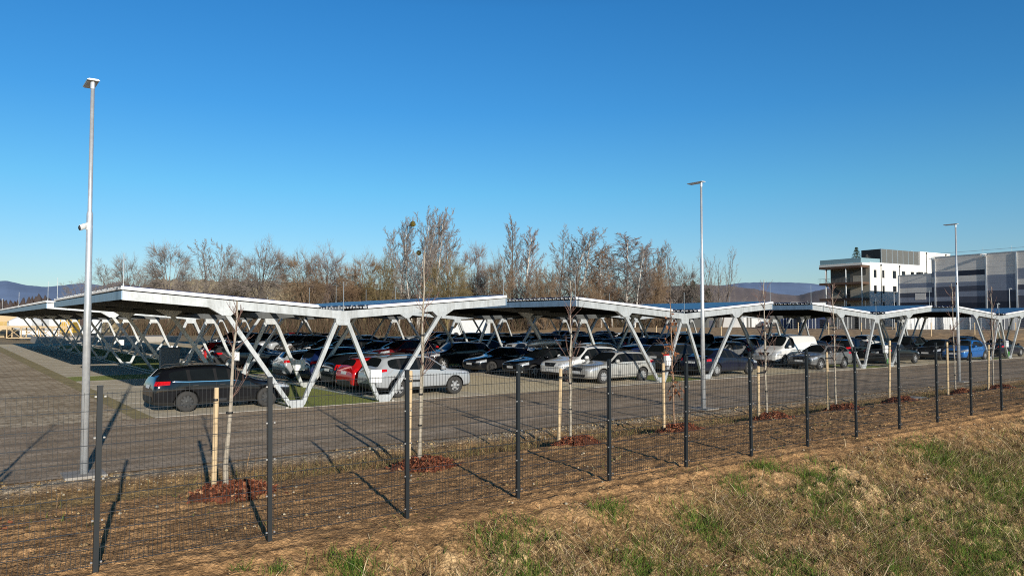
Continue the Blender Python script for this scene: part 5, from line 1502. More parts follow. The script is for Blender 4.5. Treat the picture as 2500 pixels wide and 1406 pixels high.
def hall():
    P = Vector((154.54, 72.34, 0)); az = 6.6
    r = empty('striped_hall', (P.x, P.y, 0), -radians(az))          # local y = along the facade (away), x = into the building
    tag(r, 'large metal-clad hall with light, blue-grey and navy horizontal stripes', 'industrial hall')
    ZT, ZW = 15.0, 11.86
    MB().b2((.12, -46, -1), (60, 0, ZT - .05)).b2((.12, 0, -1), (30, 6.9, ZW - .05)).obj('wall', M['pan_light'], r)
    mats = [M['pan_light'], M['pan_blue'], M['pan_dark'], M['pan_navy']]
    def seg(y0, y1, bands, name='cladding'):
        m = MB()
        for (z1, z0, mi) in bands:
            m.mi = mi; m.b2((0, y0, z0), (.12, y1, z1))
        m.obj('cladding', mats, r)
    seg(-5.25, -.02, [(ZT, 12.25, 0), (12.25, 11.28, 1), (11.28, 10.14, 0), (10.14, 9.33, 1), (9.33, 7.38, 2), (7.38, 6.6, 1), (6.6, -1, 3)])
    seg(-10.3, -5.25, [(ZT, 12.25, 0), (12.25, 11.28, 3), (11.28, 10.14, 0), (10.14, 9.33, 1), (9.33, 8.35, 2), (8.35, 7.38, 1), (7.38, 6.2, 2), (6.2, -1, 3)])
    seg(-15.5, -10.3, [(ZT, 11.17, 0), (11.17, 8.3, 1), (8.3, 6.34, 2), (6.34, -1, 3)])
    seg(-20.7, -15.5, [(ZT, 12.11, 0), (12.11, 10.19, 1), (10.19, 9.21, 0), (9.21, 8.31, 2), (8.31, 7.31, 1), (7.31, -1, 2)])
    seg(-46, -20.7, [(ZT, 11.3, 0), (11.3, 9.0, 1), (9.0, 6, 2), (6, -1, 3)])
    seg(.02, 6.9, [(ZW, 10.25, 0), (10.25, 9.35, 1), (9.35, 8.38, 0), (8.38, 7.44, 2), (7.44, 6.47, 1), (6.47, -1, 3)])
    MB().b2((-.05, -46, ZT), (60.1, .05, ZT + .18)).b2((-.05, .05, ZW), (30, 7.0, ZW + .15)).obj('parapet', M['galv'], r)
    for y, z in ((-.69, 14.7), (-10.31, 14.66), (-15.55, ZT), (6.85, ZW), (-20.7, ZT)):
        MB().b2((-.16, y - .13, -1), (-.005, y + .13, z)).obj('downpipe', M['galv_pole'], r)
    for y in (-.69, -10.31):
        h = MB().b2((-1.9, y - .05, 14.72), (-.1, y + .05, 14.84)).b2((-.75, y - .25, 14.55), (-.2, y + .25, 14.95)).bar((-1.9, y, 14.85), (-1.1, y - .7, 14.95), .35, .06)
        h.obj('floodlight', M['bright'], r)
    MB().b2((-.03, 1.25, 6.96), (-.004, 3.45, 8.23)).obj('sign_panel', M['pan_light'], r)
    MB().tube([(-.5 + 2, -46, ZT + .9), (1.5, 0, ZT + .9)], .03, 5).obj('roof_cable', M['galv'], r)
    for y in (-4, -9, -14, -20): MB().tube([(1.5, y, ZT), (1.5, y, ZT + 1.4)], .02, 5).obj('roof_mast', M['galv'], r)
hall()

# ------------------------------------------------------------------ yard with containers beyond the soil rise
def container(px, dep, L, col, label, rz, z0=1.5, H=2.6, doors=True):
    x, y = spot(px, dep)
    r = empty('container', (x, y, z0), rz); tag(r, label, 'container', 'containers standing in the yard')
    m = MB(); k = int(L / .28)
    for s in (-1, 1):
        V = []
        for i in range(k * 2 + 1):
            xx = -L / 2 + L * i / (k * 2); yy = s * (1.2 + (.0 if (i % 4) < 2 else .035)); V += [(xx, yy, .15), (xx, yy, H - .12)]
        m.add(V, [(2 * i, 2 * i + 2, 2 * i + 3, 2 * i + 1)[::s] for i in range(k * 2)])
    m.b2((-L / 2, -1.2, 0), (L / 2, 1.2, .15)).b2((-L / 2, -1.2, H - .12), (L / 2, 1.2, H))
    mt = tint_of(col); m.obj('body', mt, r)
    for sx in (-1, 1):
        for sy in (-1, 1): MB().b2((sx * L / 2 - .08, sy * 1.22 - .08, 0), (sx * L / 2 + .08, sy * 1.22 + .08, H + .01)).obj('corner_post', mt, r)
    if doors:
        d = MB().b2((-L / 2 - .06, -1.14, .16), (-L / 2, -.01, H - .14)).b2((-L / 2 - .06, .01, .16), (-L / 2, 1.14, H - .14)); d.obj('door', mt, r)
        b = MB()
        for yy in (-.85, -.3, .3, .85): b.tube([(-L / 2 - .1, yy, .1), (-L / 2 - .1, yy, H - .1)], .025, 6)
        b.obj('lock_bar', M['bright'], r)
TM = {}
def tint_of(c):
    k = tuple(c)
    if k not in TM: TM[k] = plain('container_paint_%d' % len(TM), c, 0.55, 0, 0.12, 1.2)
    return TM[k]
Wc, Bc, Gc = (.62, .63, .63), (.012, .025, .075), (.10, .10, .10)
for row in [(1938, 132, 6, Bc, 'dark blue container, first of the blue pair', .3), (1988, 128, 6, Bc, 'dark blue container beside the grey site fence', .35), (2075, 124, 6, Gc, 'grey site container behind the wire fence', .3), (2128, 122, 6, Gc, 'second grey site container with vertical ribs', .3),
            (2245, 118, 5, Wc, 'white container with door bars facing the lot', radians(90) - 2.4), (2300, 121, 4, Gc, 'beige-grey cabin between the white containers', .35), (2340, 116, 5, Wc, 'white container behind the outer lamp mast', radians(90) - 2.4), (2398, 114, 4, Wc, 'small white switch cabin with round vents', .2), (2452, 112, 6, (.20, .21, .23), 'grey container cut by the picture edge', .25)]:
    container(*row)
# low white and yellow shop beyond the blue containers
x, y = spot(1858, 165)
r = empty('low_shop', (x, y, 1.0), .35); tag(r, 'low white shop with red band and yellow corner', 'shop building')
MB().b2((-12, 0, 0), (3, 9, 3.9)).obj('wall', M['trim_white'], r)
MB().b2((3.0, -.03, 0), (6, 9, 3.7)).obj('yellow_corner', M['yellow'], r)
MB().b2((-12, -.06, 3.5), (3, -.01, 3.9)).obj('fascia', plain('red_fascia', (.45, .03, .03), .5), r)
for xx in (-10.5, -8.4): MB().b2((xx, -.03, .1), (xx + 1.3, -.005, 2.6)).obj('door', M['louvre'], r)
x, y = spot(1745, 150)
r = empty('grey_hall', (x, y, .5), .4); tag(r, 'low grey shed with sloped dark front beside the white shop', 'shed')
MB().prism([(-5, 0), (5, 0), (5, 3.4), (1, 3.8), (-5, 3.0)], 0, 8).obj('wall', M['louvre'], r)
MB().b2((-4, -.04, 0), (-1, -.005, 2.4)).obj('door', M['pan_dark'], r)
r = empty('parked_car', (*spot(1862, 150), 1.2), 1.0); tag(r, 'small dark car parked by the white and yellow shop', 'car', 'cars beyond the car park'); inst(CARS['hatch'], r, COLR['dark grey'], True)
# far warehouses at the foot of the wood
for k, (px, py, wd, lab) in enumerate([(1570, 738, 22, 'long pale warehouse with red stripe seen through the birches'), (1668, 732, 12, 'white flat-roofed house between the trees by the conifers'), (1830, 752, 14, 'white low building roof behind the carports'), (1975, 738, 16, 'white roof frame below the wooded hill')]):
    x, y = spot(px, 300); z = (782 - py) / 1884.7 * 300 + CAMH
    r = empty('warehouse', (x, y, 0), -YAW + .1 * k); tag(r, lab, 'warehouse')
    MB().b2((-wd / 2, 0, 0), (wd / 2, 10, z - .3)).obj('wall', M['trim_white'] if k else M['pan_light'], r)
    MB().b2((-wd / 2 - .3, -.3, z - .3), (wd / 2 + .3, 10.3, z)).obj('roof', M['galv'], r)
    MB().b2((-wd / 2, -.06, z - 2.0), (wd / 2, -.01, z - 1.4)).obj('stripe', plain('red_stripe', (.4, .05, .05), .6) if k == 0 else M['louvre'], r)
# yard fence of thin posts
r = empty('yard_fence', (*spot(2060, 114), 1.5), 0); tag(r, 'thin wire fence on posts in front of the container yard', 'fence')
pm = MB().tube([(0, 0, 0), (0, 0, 2.1)], .035, 6).mesh('fence_post', M['galv'])
p0 = Vector((*spot(2060, 114), 0))
for k in range(22):
    q = Vector((*spot(1935 + k * 27, 121 - k * .6), 0)) - p0
    newobj('fence_post', pm, r, q)
wr = MB()
qa = Vector((*spot(1935, 121), 0)) - p0; qb = Vector((*spot(1935 + 21 * 27, 121 - 21 * .6), 0)) - p0
for z in np.arange(.2, 2.1, .3): wr.bar(qa + Vector((0, 0, z)), qb + Vector((0, 0, z)), .012, .012)
wr.obj('fence_wire', M['galv'], r)
# yard lamp posts
for (px, yt, dep, lab) in [(2183, 714, 140, 'slim yard lamp post in front of the white office front'), (2465, 705, 118, 'slim yard lamp post in front of the striped hall'), (2435, 742, 130, 'short thin post between the yard lamp and the hall downpipe')]:
    x, y = spot(px, dep); H = (782 - yt) / 1884.7 * dep + CAMH
    r = empty('yard_lamp', (x, y, 0)); tag(r, lab, 'lamp post', 'slim lamp posts in the container yard')
    MB().tube([(0, 0, 0), (0, 0, H)], [.07, .05], 8).obj('pole', M['galv_pole'], r)
    MB().b2((-.1, -.1, H), (.8, .1, H + .1)).obj('lamp_head', M['galv_pole'], r)

# ------------------------------------------------------------------ construction yard on the open left side
def crate(px, dep, L, label, rz=-YAW, z=0.3):
    x, y = spot(px, dep); r = empty('timber_crate', (x, y, z), rz); tag(r, label, 'timber frame', 'cross-braced timber frames')
    H = 1.7; m = MB()
    for sy in (-.6, .6):
        m.b2((-L / 2, sy - .06, 0), (L / 2, sy + .06, .14)).b2((-L / 2, sy - .06, H - .14), (L / 2, sy + .06, H))
        for xx in (-L / 2 + .07, 0, L / 2 - .07): m.b2((xx - .07, sy - .055, .14), (xx + .07, sy + .055, H - .14))
    m.obj('frame', M['timber'], r)
    b = MB()
    for xa, xb in ((-L / 2, 0), (0, L / 2)):
        b.bar((xa + .1, -.6, .15), (xb - .1, -.6, H - .15), .05, .14, (0, 1, 0)).bar((xa + .1, -.53, H - .15), (xb - .1, -.53, .15), .05, .14, (0, 1, 0))
    b.obj('cross_brace', M['timber'], r)
    MB().b2((-L / 2 - .05, -.7, H), (L / 2 + .05, .7, H + .1)).obj('top_board', M['timber'], r)
crate(60, 112, 4.3, 'cross-braced pale timber frame farther from the carport legs')
crate(136, 108, 4.0, 'cross-braced pale timber frame seen behind the rear carport legs')
def formwork(px, dep, zb_, label, L=5, H=1.3):
    x, y = spot(px, dep); r = empty('formwork_stack', (x, y, zb_), -YAW); tag(r, label, 'formwork', 'yellow formwork panels on the building site')
    m = MB()
    for k in range(6):
        z = k * H / 6; m.b2((-L / 2, -.9, z + .02), (L / 2, .9, z + H / 6 - .03))
    m.obj('panels', M['yellow'], r); r.children[0].name = 'panel_pack'
    p = MB()
    for xx in np.linspace(-L / 2 + .3, L / 2 - .3, 6): p.b2((xx - .05, -.94, 0), (xx + .05, -.9, H))
    p.obj('rib', M['timber'], r)
formwork(28, 128, 2.08, 'long yellow formwork stack at the picture edge', 6, .62)
formwork(172, 118, 1.0, 'upright yellow formwork panel behind the carport legs', 2.0, 2.6)
x, y = spot(70, 122)
r = empty('mixer_truck', (x, y, 0), radians(20)); tag(r, 'white concrete mixer truck with tilted drum behind the rear carport', 'truck')
MB().b2((-3.5, -1.1, .8), (4.2, 1.1, 1.15)).obj('chassis', M['anthracite'], r)
MB().b2((2.6, -1.2, 1.15), (4.4, 1.2, 3.1)).obj('cab', M['trim_white'], r)
MB().lathe([(.4, -2.6), (1.1, -1.2), (1.25, .3), (.7, 2.0), (.3, 2.2)], 18, 'y').obj('drum', M['trim_white'], r, (-.3, 0, 2.4), False, -pi / 2)
wh = MB().lathe([(.01, -.15), (.5, -.15), (.5, .15), (.01, .15)], 18, 'y').mesh('wheel', M['rubber'])
for xx in (-2.4, -1.1, 3.3):
    for s in (-1, 1): newobj('wheel', wh, r, (xx, s * 1.0, .5))
for k, (px, dep, sz, mt, lab) in enumerate([(12, 135, (7, 3, 3.4), 'timber', 'tan site hut at the picture edge behind the yellow formwork'), (105, 118, (6, 1.4, 1.3), 'trim_white', 'long pale bench of precast blocks behind the timber frame'), (232, 116, (1.8, 1.8, 2.0), 'trim_white', 'white tank on a stand among the rear carport legs')]):
    x, y = spot(px, dep); r = empty('site_hut' if k == 0 else ('precast_block' if k == 1 else 'water_tank'), (x, y, 1.0 if k != 1 else .1), -YAW); tag(r, lab, ['hut', 'concrete block', 'tank'][k])
    if k == 2:
        MB().lathe([(.02, 0), (.9, 0), (.95, .2), (.95, 1.7), (.6, 2.0), (.02, 2.05)], 20).obj('body', M[mt], r); MB().b2((-.9, -.9, -1), (.9, .9, -.02)).obj('stand', M['anthracite'], r)
    else:
        MB().b2((-sz[0] / 2, -sz[1] / 2, 0 if k else -1), (sz[0] / 2, sz[1] / 2, sz[2])).obj('body', M[mt], r); MB().b2((-sz[0] / 2 - .1, -sz[1] / 2 - .1, sz[2]), (sz[0] / 2 + .1, sz[1] / 2 + .1, sz[2] + .15)).obj('cap', M['concrete'], r)
o = MB().b2((9.5, 112.5, -.05), (26, 122, .75)).obj('concrete_slab', M['concrete']); tag(o, 'pale concrete slab raised at the far end of the rear carport', 'concrete slab')
# white box truck and camper far back
x, y = spot(1150, 128)
r = empty('white_camper', (x, y, 0), 2.2); tag(r, 'white camper van with sloping front beyond the far rows', 'camper van')
MB().prism([(-3, .5), (3.1, .5), (3.2, 1.3), (2.3, 1.7), (1.6, 2.9), (-3, 3.0)], -1.1, 1.1).obj('body', M['trim_white'], r)
MB().prism([(2.34, 1.72), (1.72, 2.75), (1.68, 2.75), (2.30, 1.72)], -.95, .95).obj('windscreen', M['car_glass'], r)
for xx in (-1.9, 2.2):
    for s in (-1, 1): newobj('wheel', wh, r, (xx, s * 1.0, .45))
# ------------------------------------------------------------------ saplings, stakes, bark mulch
M['sapling'] = plain('sapling_bark', (.38, .33, .26), 0.85, 0, 0.3, 18)
M['sapling_red'] = plain('sapling_brown_bark', (.30, .19, .12), 0.8, 0, 0.3, 18)
M['twig_red'] = plain('red_brown_twig', (.17, .10, .08), 0.8, 0, 0.25, 9)
M['leaf_dry'] = plain('withered_leaf', (.26, .10, .04), 0.8, 0, 0.3, 9)
M['bamboo'] = plain('bamboo_cane', (.30, .27, .20), 0.6, 0, 0.2, 20)
M['mulch'] = attr_mat('bark_chips', 0.95, 30.0, 0.4, .8, .02)
def gz(x, y): return float(zat(np.array(float(x)), np.array(float(y))))
def mulch(x, y, R, label, seed):
    g = np.random.default_rng(seed)
    z0 = gz(x, y); nr, na = 9, 34
    V = []; cols = []
    for j in range(nr):
        t = j / (nr - 1)
        for k in range(na):
            a = 2 * pi * k / na; rr_ = R * t * (1 + .16 * sin(2 * a + seed * 1.7) + .10 * sin(3 * a + seed) + .06 * sin(7 * a + seed))
            px_, py_ = x + rr_ * cos(a), y + rr_ * sin(a) * .92
            h = .17 * (1 - t ** 2.2) - .09 * np.exp(-(t / .22) ** 2)
            V.append((px_ - x, py_ - y, gz(px_, py_) - z0 + h - .02 + g.normal(0, .012))); cols.append(np.array([.16, .062, .034]) * g.uniform(.6, 1.4))
    F = [(j * na + k, j * na + (k + 1) % na, (j + 1) * na + (k + 1) % na, (j + 1) * na + k)[::-1] for j in range(nr - 1) for k in range(na)]
    V = np.array(V); F = np.array(F)[:, ::-1]
    n = 1100
    t = np.sqrt(g.random(n)) * 1.05; t = np.where(g.random(n) < .12, t * g.uniform(1.0, 1.4, n), t); a = g.uniform(0, 2 * pi, n)
    P = np.stack([R * t * np.cos(a), R * t * np.sin(a) * .92, np.zeros(n)], 1)
    P[:, 2] = zat(P[:, 0] + x, P[:, 1] + y) - z0 + .17 * np.clip(1 - np.clip(t, 0, 1) ** 2.2, 0, 1) - .09 * np.exp(-(t / .22) ** 2) + .012
    d = g.normal(0, 1, (n, 3)); d[:, 2] *= .45; d /= np.linalg.norm(d, axis=1)[:, None]
    e = np.cross(d, g.normal(0, 1, (n, 3)) + [0, 0, 1.5]); e /= np.linalg.norm(e, axis=1)[:, None]
    l = g.uniform(.025, .075, (n, 1)); w_ = g.uniform(.008, .02, (n, 1))
    Q = np.stack([P - d * l - e * w_, P + d * l - e * w_, P + d * l + e * w_, P - d * l + e * w_], 1).reshape(-1, 3)
    cc = np.array([[.25, .080, .040], [.175, .055, .030], [.32, .12, .06], [.48, .27, .14], [.095, .036, .022]])[g.choice(5, n, p=[.36, .28, .18, .05, .13])]
    VV = np.concatenate([V, Q]); FF = np.concatenate([F, len(V) + np.arange(n * 4).reshape(n, 4)])
    me = np_mesh('bark_mulch', VV, FF, M['mulch'], np.concatenate([np.array(cols), np.repeat(cc, 4, 0)]))
    tag(newobj('bark_mulch', me, None, (x, y, z0)), label, 'bark mulch', 'bark mulch around the saplings')
def stake(x, y, H, label, dx):
    z0 = gz(x, y)
    r = empty('wooden_stake', (x, y, z0)); tag(r, label, 'stake', 'wooden stakes beside the saplings'); r.rotation_euler = (RNG.gauss(0, .018), RNG.gauss(0, .018), 0)
    MB().tube([(0, 0, -.15), (.01, 0, H - .02), (.01, 0, H)], [.042, .040, .034], 10).obj('post', M['timber'], r)
    m = MB()
    m.lathe([(.044, H - .22), (.046, H - .20), (.044, H - .18)], 12).bar((.03, 0, H - .2), (dx, 0, H - .2), .03, .045)
    m.obj('strap', M['black'], r)
def sapling(x, y, H, r0, label, seed, lean=0.0, leafy=False, red=False, bamboo=False, nb=26, lo=.36):
    z0 = gz(x, y) + .02
    rg = random.Random(seed)
    r = empty('sapling', (x, y, z0)); tag(r, label, 'sapling', 'young street trees along the fence')
    pts = []; n = 12
    for i in range(n + 1):
        t = i / n; pts.append(Vector((lean * t + rg.gauss(0, .012) * (i > 0), rg.gauss(0, .012) * (i > 0), -.1 + (H + .1) * t)))
    tr = MB(); tr.tube(pts, [r0 * .66 * (1 - .80 * (i / n) ** .9) + .004 for i in range(n + 1)], 10)
    tr.obj('trunk', M['sapling_red'] if red else M['sapling'], r, smooth=True)
    br = MB()
    for k in range(nb):
        t = lo + (.97 - lo) * rg.random(); x_ = t * n; a = min(int(x_), n - 1); q = pts[a].lerp(pts[a + 1], x_ - a)
        ph = rg.uniform(0, 2 * pi); an = radians(rg.uniform(22, 50)); L = (1.05 - .7 * t) * rg.uniform(.5, 1.1) * H / 4.2
        d = Vector((cos(ph) * sin(an), sin(ph) * sin(an), cos(an))); P = [q]
        for i in range(5):
            d = (d + Vector((rg.gauss(0, .10), rg.gauss(0, .10), .07))).normalized(); P.append(P[-1] + d * L / 5)
        br.tube(P, [.008, .007, .0055, .0045, .0035, .0025], 4, False)
        for _ in range(2):
            i = rg.randint(1, 4); d2 = (d + Vector((rg.gauss(0, .5), rg.gauss(0, .5), rg.gauss(.1, .3)))).normalized()
            br.tube([P[i], P[i] + d2 * L * .22, P[i] + d2 * L * .4 + Vector((0, 0, .03))], [.006, .004, .003], 4, False)
    br.obj('crown', M['twig_red'], r)
    if leafy:
        lf = MB()
        for _ in range(120):
            t = rg.choice([rg.gauss(.62, .03), rg.gauss(.36, .05), rg.gauss(.80, .05), rg.gauss(.27, .02)]); t = min(max(t, .2), .95)
            q = Vector((lean * t + rg.gauss(0, .10) + (.12 if t < .4 else -.05), rg.gauss(0, .10), H * t)); d = Vector((rg.gauss(0, 1), rg.gauss(0, 1), rg.gauss(-.6, 1))).normalized(); e = d.cross(Vector((rg.gauss(0, 1), rg.gauss(0, 1), 1))).normalized()
            l = rg.uniform(.04, .08); lf.add([q - d * l, q + e * l * .5, q + d * l, q - e * l * .5], [(0, 1, 2, 3)])
        lf.obj('withered_leaves', M['leaf_dry'], r)
    if bamboo:
        MB().tube([(.05, .02, -.1), (.06 + lean * .5, .02, H * .62)], [.013, .011], 7).obj('support_cane', M['bamboo'], r)
    tg = MB()
    for z in ([.75, 1.35, 1.95, 2.5] if bamboo else [1.28]):
        tg.lathe([(r0 * .7 + .008, z), (r0 * .75 + .008, z + .018), (r0 * .7 + .008, z + .036)], 10, 'z', (lean * z / H, 0, 0))
    tg.obj('tie', M['black'], r)
SAP = [  # x, y, height, radius, lean, leafy, red, bamboo, stake dx (None: no stake), stake height
 (-.03, 13.1, 3.4, .06, .05, 0, 0, 0, None, 0, 'sapling at the picture edge left of the tall camera mast', 'bark mulch patch cut by the picture edge'),
 (3.80, 13.15, 3.15, .068, .15, 0, 0, 0, -.17, 1.75, 'thickest sapling, pale trunk, in front of the black estate car', 'bark mulch mound in front of the black estate car'),
 (7.51, 13.25, 4.15, .050, .10, 0, 0, 1, -.22, 1.85, 'striped pale sapling with support cane in front of the silver crossover', 'bark mulch mound in front of the silver crossover'),
 (11.80, 13.75, 3.75, .045, .03, 0, 0, 1, -.33, 1.75, 'slim pale sapling in front of the white SUV', 'bark mulch mound in front of the white SUV'),
 (15.30, 13.70, 3.35, .045, -.12, 1, 1, 0, -.36, 1.75, 'reddish sapling with withered brown leaves near the middle mast', 'bark mulch mound of the leafy reddish sapling'),
 (19.30, 13.75, 4.0, .045, -.10, 0, 0, 1, -.36, 1.55, 'sapling with many red twigs in front of the white panel van', 'dark bark mulch in front of the white panel van'),
 (22.82, 13.70, 3.95, .045, -.10, 0, 0, 1, -.42, 1.85, 'tall sapling in front of the grey estate car', 'bark mulch in front of the grey estate car'),
 (26.60, 13.85, 0, 0, 0, 0, 0, 0, -.20, 2.15, None, 'bark mulch around the lone stake without a tree'),
 (31.60, 14.0, 4.3, .045, -.08, 0, 0, 1, -.55, 2.05, 'tall sapling beside the outer lamp mast', 'bark mulch beside the outer lamp mast'),
 (34.60, 13.85, 4.2, .045, .05, 0, 0, 0, -.42, 1.85, 'dark-tipped sapling, last one before the picture edge', 'bark mulch of the last sapling'),
]
for k, (x, y, H, r0, lean, leafy, red, bam, sdx, sh, lab, mlab) in enumerate(SAP):
    mulch(x + .10 + RNG.uniform(-.08, .08), y - .08, RNG.uniform(.54, .64), mlab, k + 3)
    if H: sapling(x, y, H, r0, lab, 40 + k, lean, bool(leafy), bool(red), bool(bam), [14, 16, 22, 22, 14, 30, 26, 0, 24, 26][k], [.5, .45, .38, .36, .4, .3, .33, .3, .33, .33][k])
    if sdx is not None: stake(x + sdx, y + .02, sh, ('stake without a sapling, alone in its mulch' if not H else 'pale wooden stake tied to the ' + lab.replace(' in front of', ' before')[:70]), -sdx)
# staked saplings on the soil rise
for k, px in enumerate([1948, 2022, 2102, 2186, 2272, 2378, 2478]):
    dep = 96 - k * 1.2; x, y = spot(px, dep)
    r = empty('wooden_stake', (x, y, .75)); tag(r, 'pale stake on the soil rise, %s counting away from the white shop' % ordn[k], 'stake', 'stakes on the soil rise')
    MB().tube([(0, 0, -.6), (0, 0, 1.9)], .055, 8).obj('post', M['timber'], r)
for k, px in enumerate([1485, 1602, 1652, 1675, 1760]):
    x, y = spot(px, 108); r = empty('wooden_stake', (x, y, 0)); tag(r, 'short pale stake at the edge of the wood, %s from the birches' % ordn[k], 'stake', 'stakes at the edge of the wood')
    MB().tube([(0, 0, -.2), (0, 0, 2.1)], .06, 8).obj('post', M['timber'], r)
# drain cover and a kerb stone
o = MB().lathe([(.02, .10), (.45, .10), (.48, .06), (.48, -.1)], 20).obj('drain_cover', M['concrete'], None, (29.6, 14.6, gz(29.6, 14.6) + .03)); tag(o, 'round concrete drain cover in the dip behind the fence', 'drain cover')
x, y = .28, 14.2
o = MB().b2((-.16, -.25, -.05), (.1, .25, .38)).obj('marker_stone', M['concrete'], None, (-.0, 14.25, gz(0, 14.25))); tag(o, 'squat concrete marker stone at the picture edge beside the gravel verge', 'marker stone')

# ------------------------------------------------------------------ stones, straw and grass on the bank
def scatter_stones(n, seed):
    g = np.random.default_rng(seed)
    x = np.concatenate([g.uniform(-2, 26, n // 2), g.uniform(-2, 40, n - n // 2)]); y = np.where(g.random(n) < .75, g.uniform(3.2, 13.6, n), g.uniform(15.4, 16.6, n))
    keep = (fbm(x * .5 + 40, y * .8, 3) > .43) & ((y < 9.6) | (y > 14) | (g.random(n) < .30))
    x, y = x[keep], y[keep]; n = len(x)
    s = g.gamma(1.6, .008, n) + .006; s = np.minimum(s, .075)
    base = np.array([(1, 1, 1), (-1, -1, 1), (-1, 1, -1), (1, -1, -1), (1.3, 0, 0), (-1.3, 0, 0), (0, 1.3, 0), (0, -1.3, 0), (0, 0, 1.3), (0, 0, -1.3)], float)
    # octahedron on jittered axes
    o = np.array([(1, 0, 0), (-1, 0, 0), (0, 1, 0), (0, -1, 0), (0, 0, .7), (0, 0, -.7)], float)
    V = o[None] * s[:, None, None] * g.uniform(.6, 1.3, (n, 6, 1)) 
    a = g.uniform(0, 2 * pi, n); c, s_ = np.cos(a)[:, None], np.sin(a)[:, None]
    X = V[..., 0] * c - V[..., 1] * s_; Y = V[..., 0] * s_ + V[..., 1] * c
    V[..., 0], V[..., 1] = X + x[:, None], Y + y[:, None]; V[..., 2] += (zat(x, y) + s * .25)[:, None]
    f = np.array([(0, 2, 4), (2, 1, 4), (1, 3, 4), (3, 0, 4), (2, 0, 5), (1, 2, 5), (3, 1, 5), (0, 3, 5)])
    F = (f[None] + 6 * np.arange(n)[:, None, None]).reshape(-1, 3)
    col = np.array([[.36, .25, .12], [.46, .33, .17], [.30, .20, .10], [.46, .39, .28]])[g.integers(0, 4, n)] * g.uniform(.7, 1.3, (n, 1))
    o = newobj('gravel', np_mesh('gravel', V.reshape(-1, 3), F, M['mulch'], np.repeat(col, 6, 0))); o['kind'] = 'stuff'
scatter_stones(15000, 5)
M['blade'] = attr_mat('grass_blades', 0.8, 1.0, 0.1)
def blades(name, n, area, dens, length, width, lie, cols, seed, curve=.25, ang=None):
    """bent two-segment blades; lie 0 upright .. 1 flat"""
    g = np.random.default_rng(seed)
    x = g.uniform(area[0], area[1], n); y = g.uniform(area[2], area[3], n)
    k = g.random(n) < dens(x, y, g); x, y = x[k], y[k]; n = len(x)
    L = length(g, n); a = g.uniform(0, 2 * pi, n) if ang is None else g.normal(ang, .7, n)
    ti = np.clip(g.normal(lie, .22, n), .02, .98) * pi / 2
    d = np.stack([np.cos(a) * np.sin(ti), np.sin(a) * np.sin(ti), np.cos(ti)], 1)
    P0 = np.stack([x, y, zat(x, y) - .01], 1)
    t2 = np.clip(ti + g.uniform(0, curve, n) * 2, 0, 1.62)
    d2 = np.stack([np.cos(a) * np.sin(t2), np.sin(a) * np.sin(t2), np.cos(t2)], 1)
    P1 = P0 + d * (L * .55)[:, None]; P2 = P1 + d2 * (L * .45)[:, None]
    zz = zat(P2[:, 0], P2[:, 1]); P2[:, 2] = np.maximum(P2[:, 2], zz + .01); P1[:, 2] = np.maximum(P1[:, 2], zat(P1[:, 0], P1[:, 1]) + .012)
    b = g.uniform(0, 2 * pi, n); w = np.stack([np.cos(b), np.sin(b), np.zeros(n)], 1) * (width * g.uniform(.6, 1.4, n))[:, None]
    V = np.stack([P0 - w, P0 + w, P1 + w * .8, P1 - w * .8, P2], 1).reshape(-1, 3)
    i = np.arange(n)[:, None] * 5
    F = np.concatenate([i + np.array([[0, 1, 2]]), i + np.array([[0, 2, 3]]), i + np.array([[3, 2, 4]])])
    c = np.array(cols)[g.integers(0, len(cols), n)] * g.uniform(.65, 1.3, (n, 1))
    o = newobj(name, np_mesh(name, V, F, M['blade'], np.repeat(c, 5, 0))); o['kind'] = 'stuff'
    return o
GP = [(4.2, 9.02, .32), (6.5, 8.9, .5), (6.4, 8.3, .5), (8.3, 8.0, .6), (8.6, 9.0, .3), (13.0, 9.5, .35), (13.9, 8.7, .7), (13.1, 8.1, .6), (15.0, 6.6, 1.3), (13.0, 6.7, .8), (8.8, 7.7, .5), (11.8, 9.0, .35), (18.9, 7.4, 1.2), (2.95, 9.4, .09), (14.8, 7.2, .5), (15.4, 6.2, 1.2), (10.0, 8.4, .45), (10.6, 7.3, .6), (18.4, 8.4, .8), (3.3, 9.2, .1)]
def straw_d(x, y, g):
    m = np.clip((fbm(x * .35 + 40, y * .6, 3) - .36) * 6, 0, 1); c = np.clip((fbm(x * 2.0 + 3, y * 2.6 + 9, 3) - .44) * 9, 0, 1)
    return np.clip((9.25 - y) / 1.1, 0.015, 1) * np.clip((x - 2.0) / 5.0, 0.02, 1) * (.14 + .86 * c) * (.55 + .45 * (1 - m))
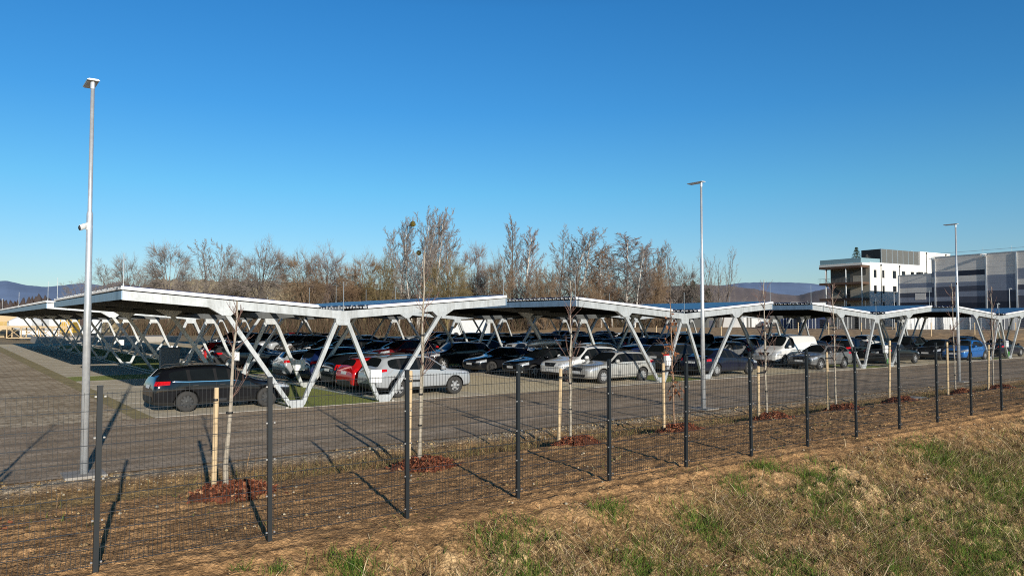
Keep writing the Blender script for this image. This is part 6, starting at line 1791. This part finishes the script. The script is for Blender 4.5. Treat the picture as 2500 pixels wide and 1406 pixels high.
def green_d(x, y, g):
    a = np.zeros_like(x); nz = .25 + 1.3 * np.clip((fbm(x * 2.2 + 70, y * 2.6 + 5, 3) - .3) * 2, 0, 1)
    for (cx, cy, rr_) in GP: a = np.maximum(a, np.exp(-(((x - cx) / (rr_ * 1.0)) ** 2 + ((y - cy) / (rr_ * .8)) ** 2) * 1.1))
    b = np.clip((fbm(x * .55 + 70, y * .9 + 5, 3) - .50) * 4, 0, .42) * np.clip((8.8 - y) / 1.6, 0, 1) * np.clip((x - 7) / 7, 0, 1)
    return np.clip(np.maximum(a * nz, b), 0, 1)
STRAW = [(.52, .40, .21), (.36, .26, .13), (.25, .165, .085), (.16, .095, .055), (.64, .51, .32), (.09, .055, .035), (.27, .26, .07), (.30, .19, .125), (.23, .22, .06)]
GREEN = [(.075, .145, .018), (.10, .18, .022), (.055, .11, .018), (.17, .19, .04)]
blades('dry_grass', 520000, (1, 30, 5.3, 9.7), straw_d, lambda g, n: g.gamma(3.0, .055, n) + .04, .0040, .76, STRAW, 21)
blades('dry_grass', 170000, (28, 50, 4.5, 9.7), straw_d, lambda g, n: g.gamma(3.0, .065, n) + .08, .005, .78, STRAW, 24)
blades('dry_grass', 5200, (1, 26, 5.3, 9.3), straw_d, lambda g, n: g.gamma(4.0, .11, n) + .2, .0042, .88, [(.60, .48, .30), (.52, .40, .24), (.45, .30, .18)], 22, .1)
blades('grass', 300000, (2, 30, 5.3, 9.6), green_d, lambda g, n: g.gamma(4.0, .03, n) + .04, .0034, .42, GREEN, 23)
blades('grass', 70000, (28, 50, 4.5, 9.4), green_d, lambda g, n: g.gamma(4.0, .035, n) + .06, .008, .45, [(.13, .15, .03), (.17, .18, .045), (.10, .14, .03)], 25)
def swale_d(x, y, g):
    return np.clip(1 - np.abs(y - 14.85) / .75, 0, 1) * np.clip((fbm(x * .5, y * 2, 3) - .32) * 4, 0.1, 1) * np.clip((x - 3.2) / 2.5, .12, 1)
blades('dry_grass', 60000, (0, 44, 14.0, 15.8), swale_d, lambda g, n: g.gamma(3.0, .052, n) + .05, .0045, .50, [(.32, .19, .09), (.22, .15, .075), (.34, .24, .12), (.18, .115, .06), (.20, .19, .06)], 26)
def weed_d(x, y, g): return np.clip((fbm(x * 1.3 + 9, y * 1.3, 2) - .66) * 10, 0, 1)
blades('grass', 9000, (-1, 36, 9.6, 14.0), weed_d, lambda g, n: g.gamma(3.0, .02, n) + .03, .004, .5, GREEN + STRAW[:3], 27)
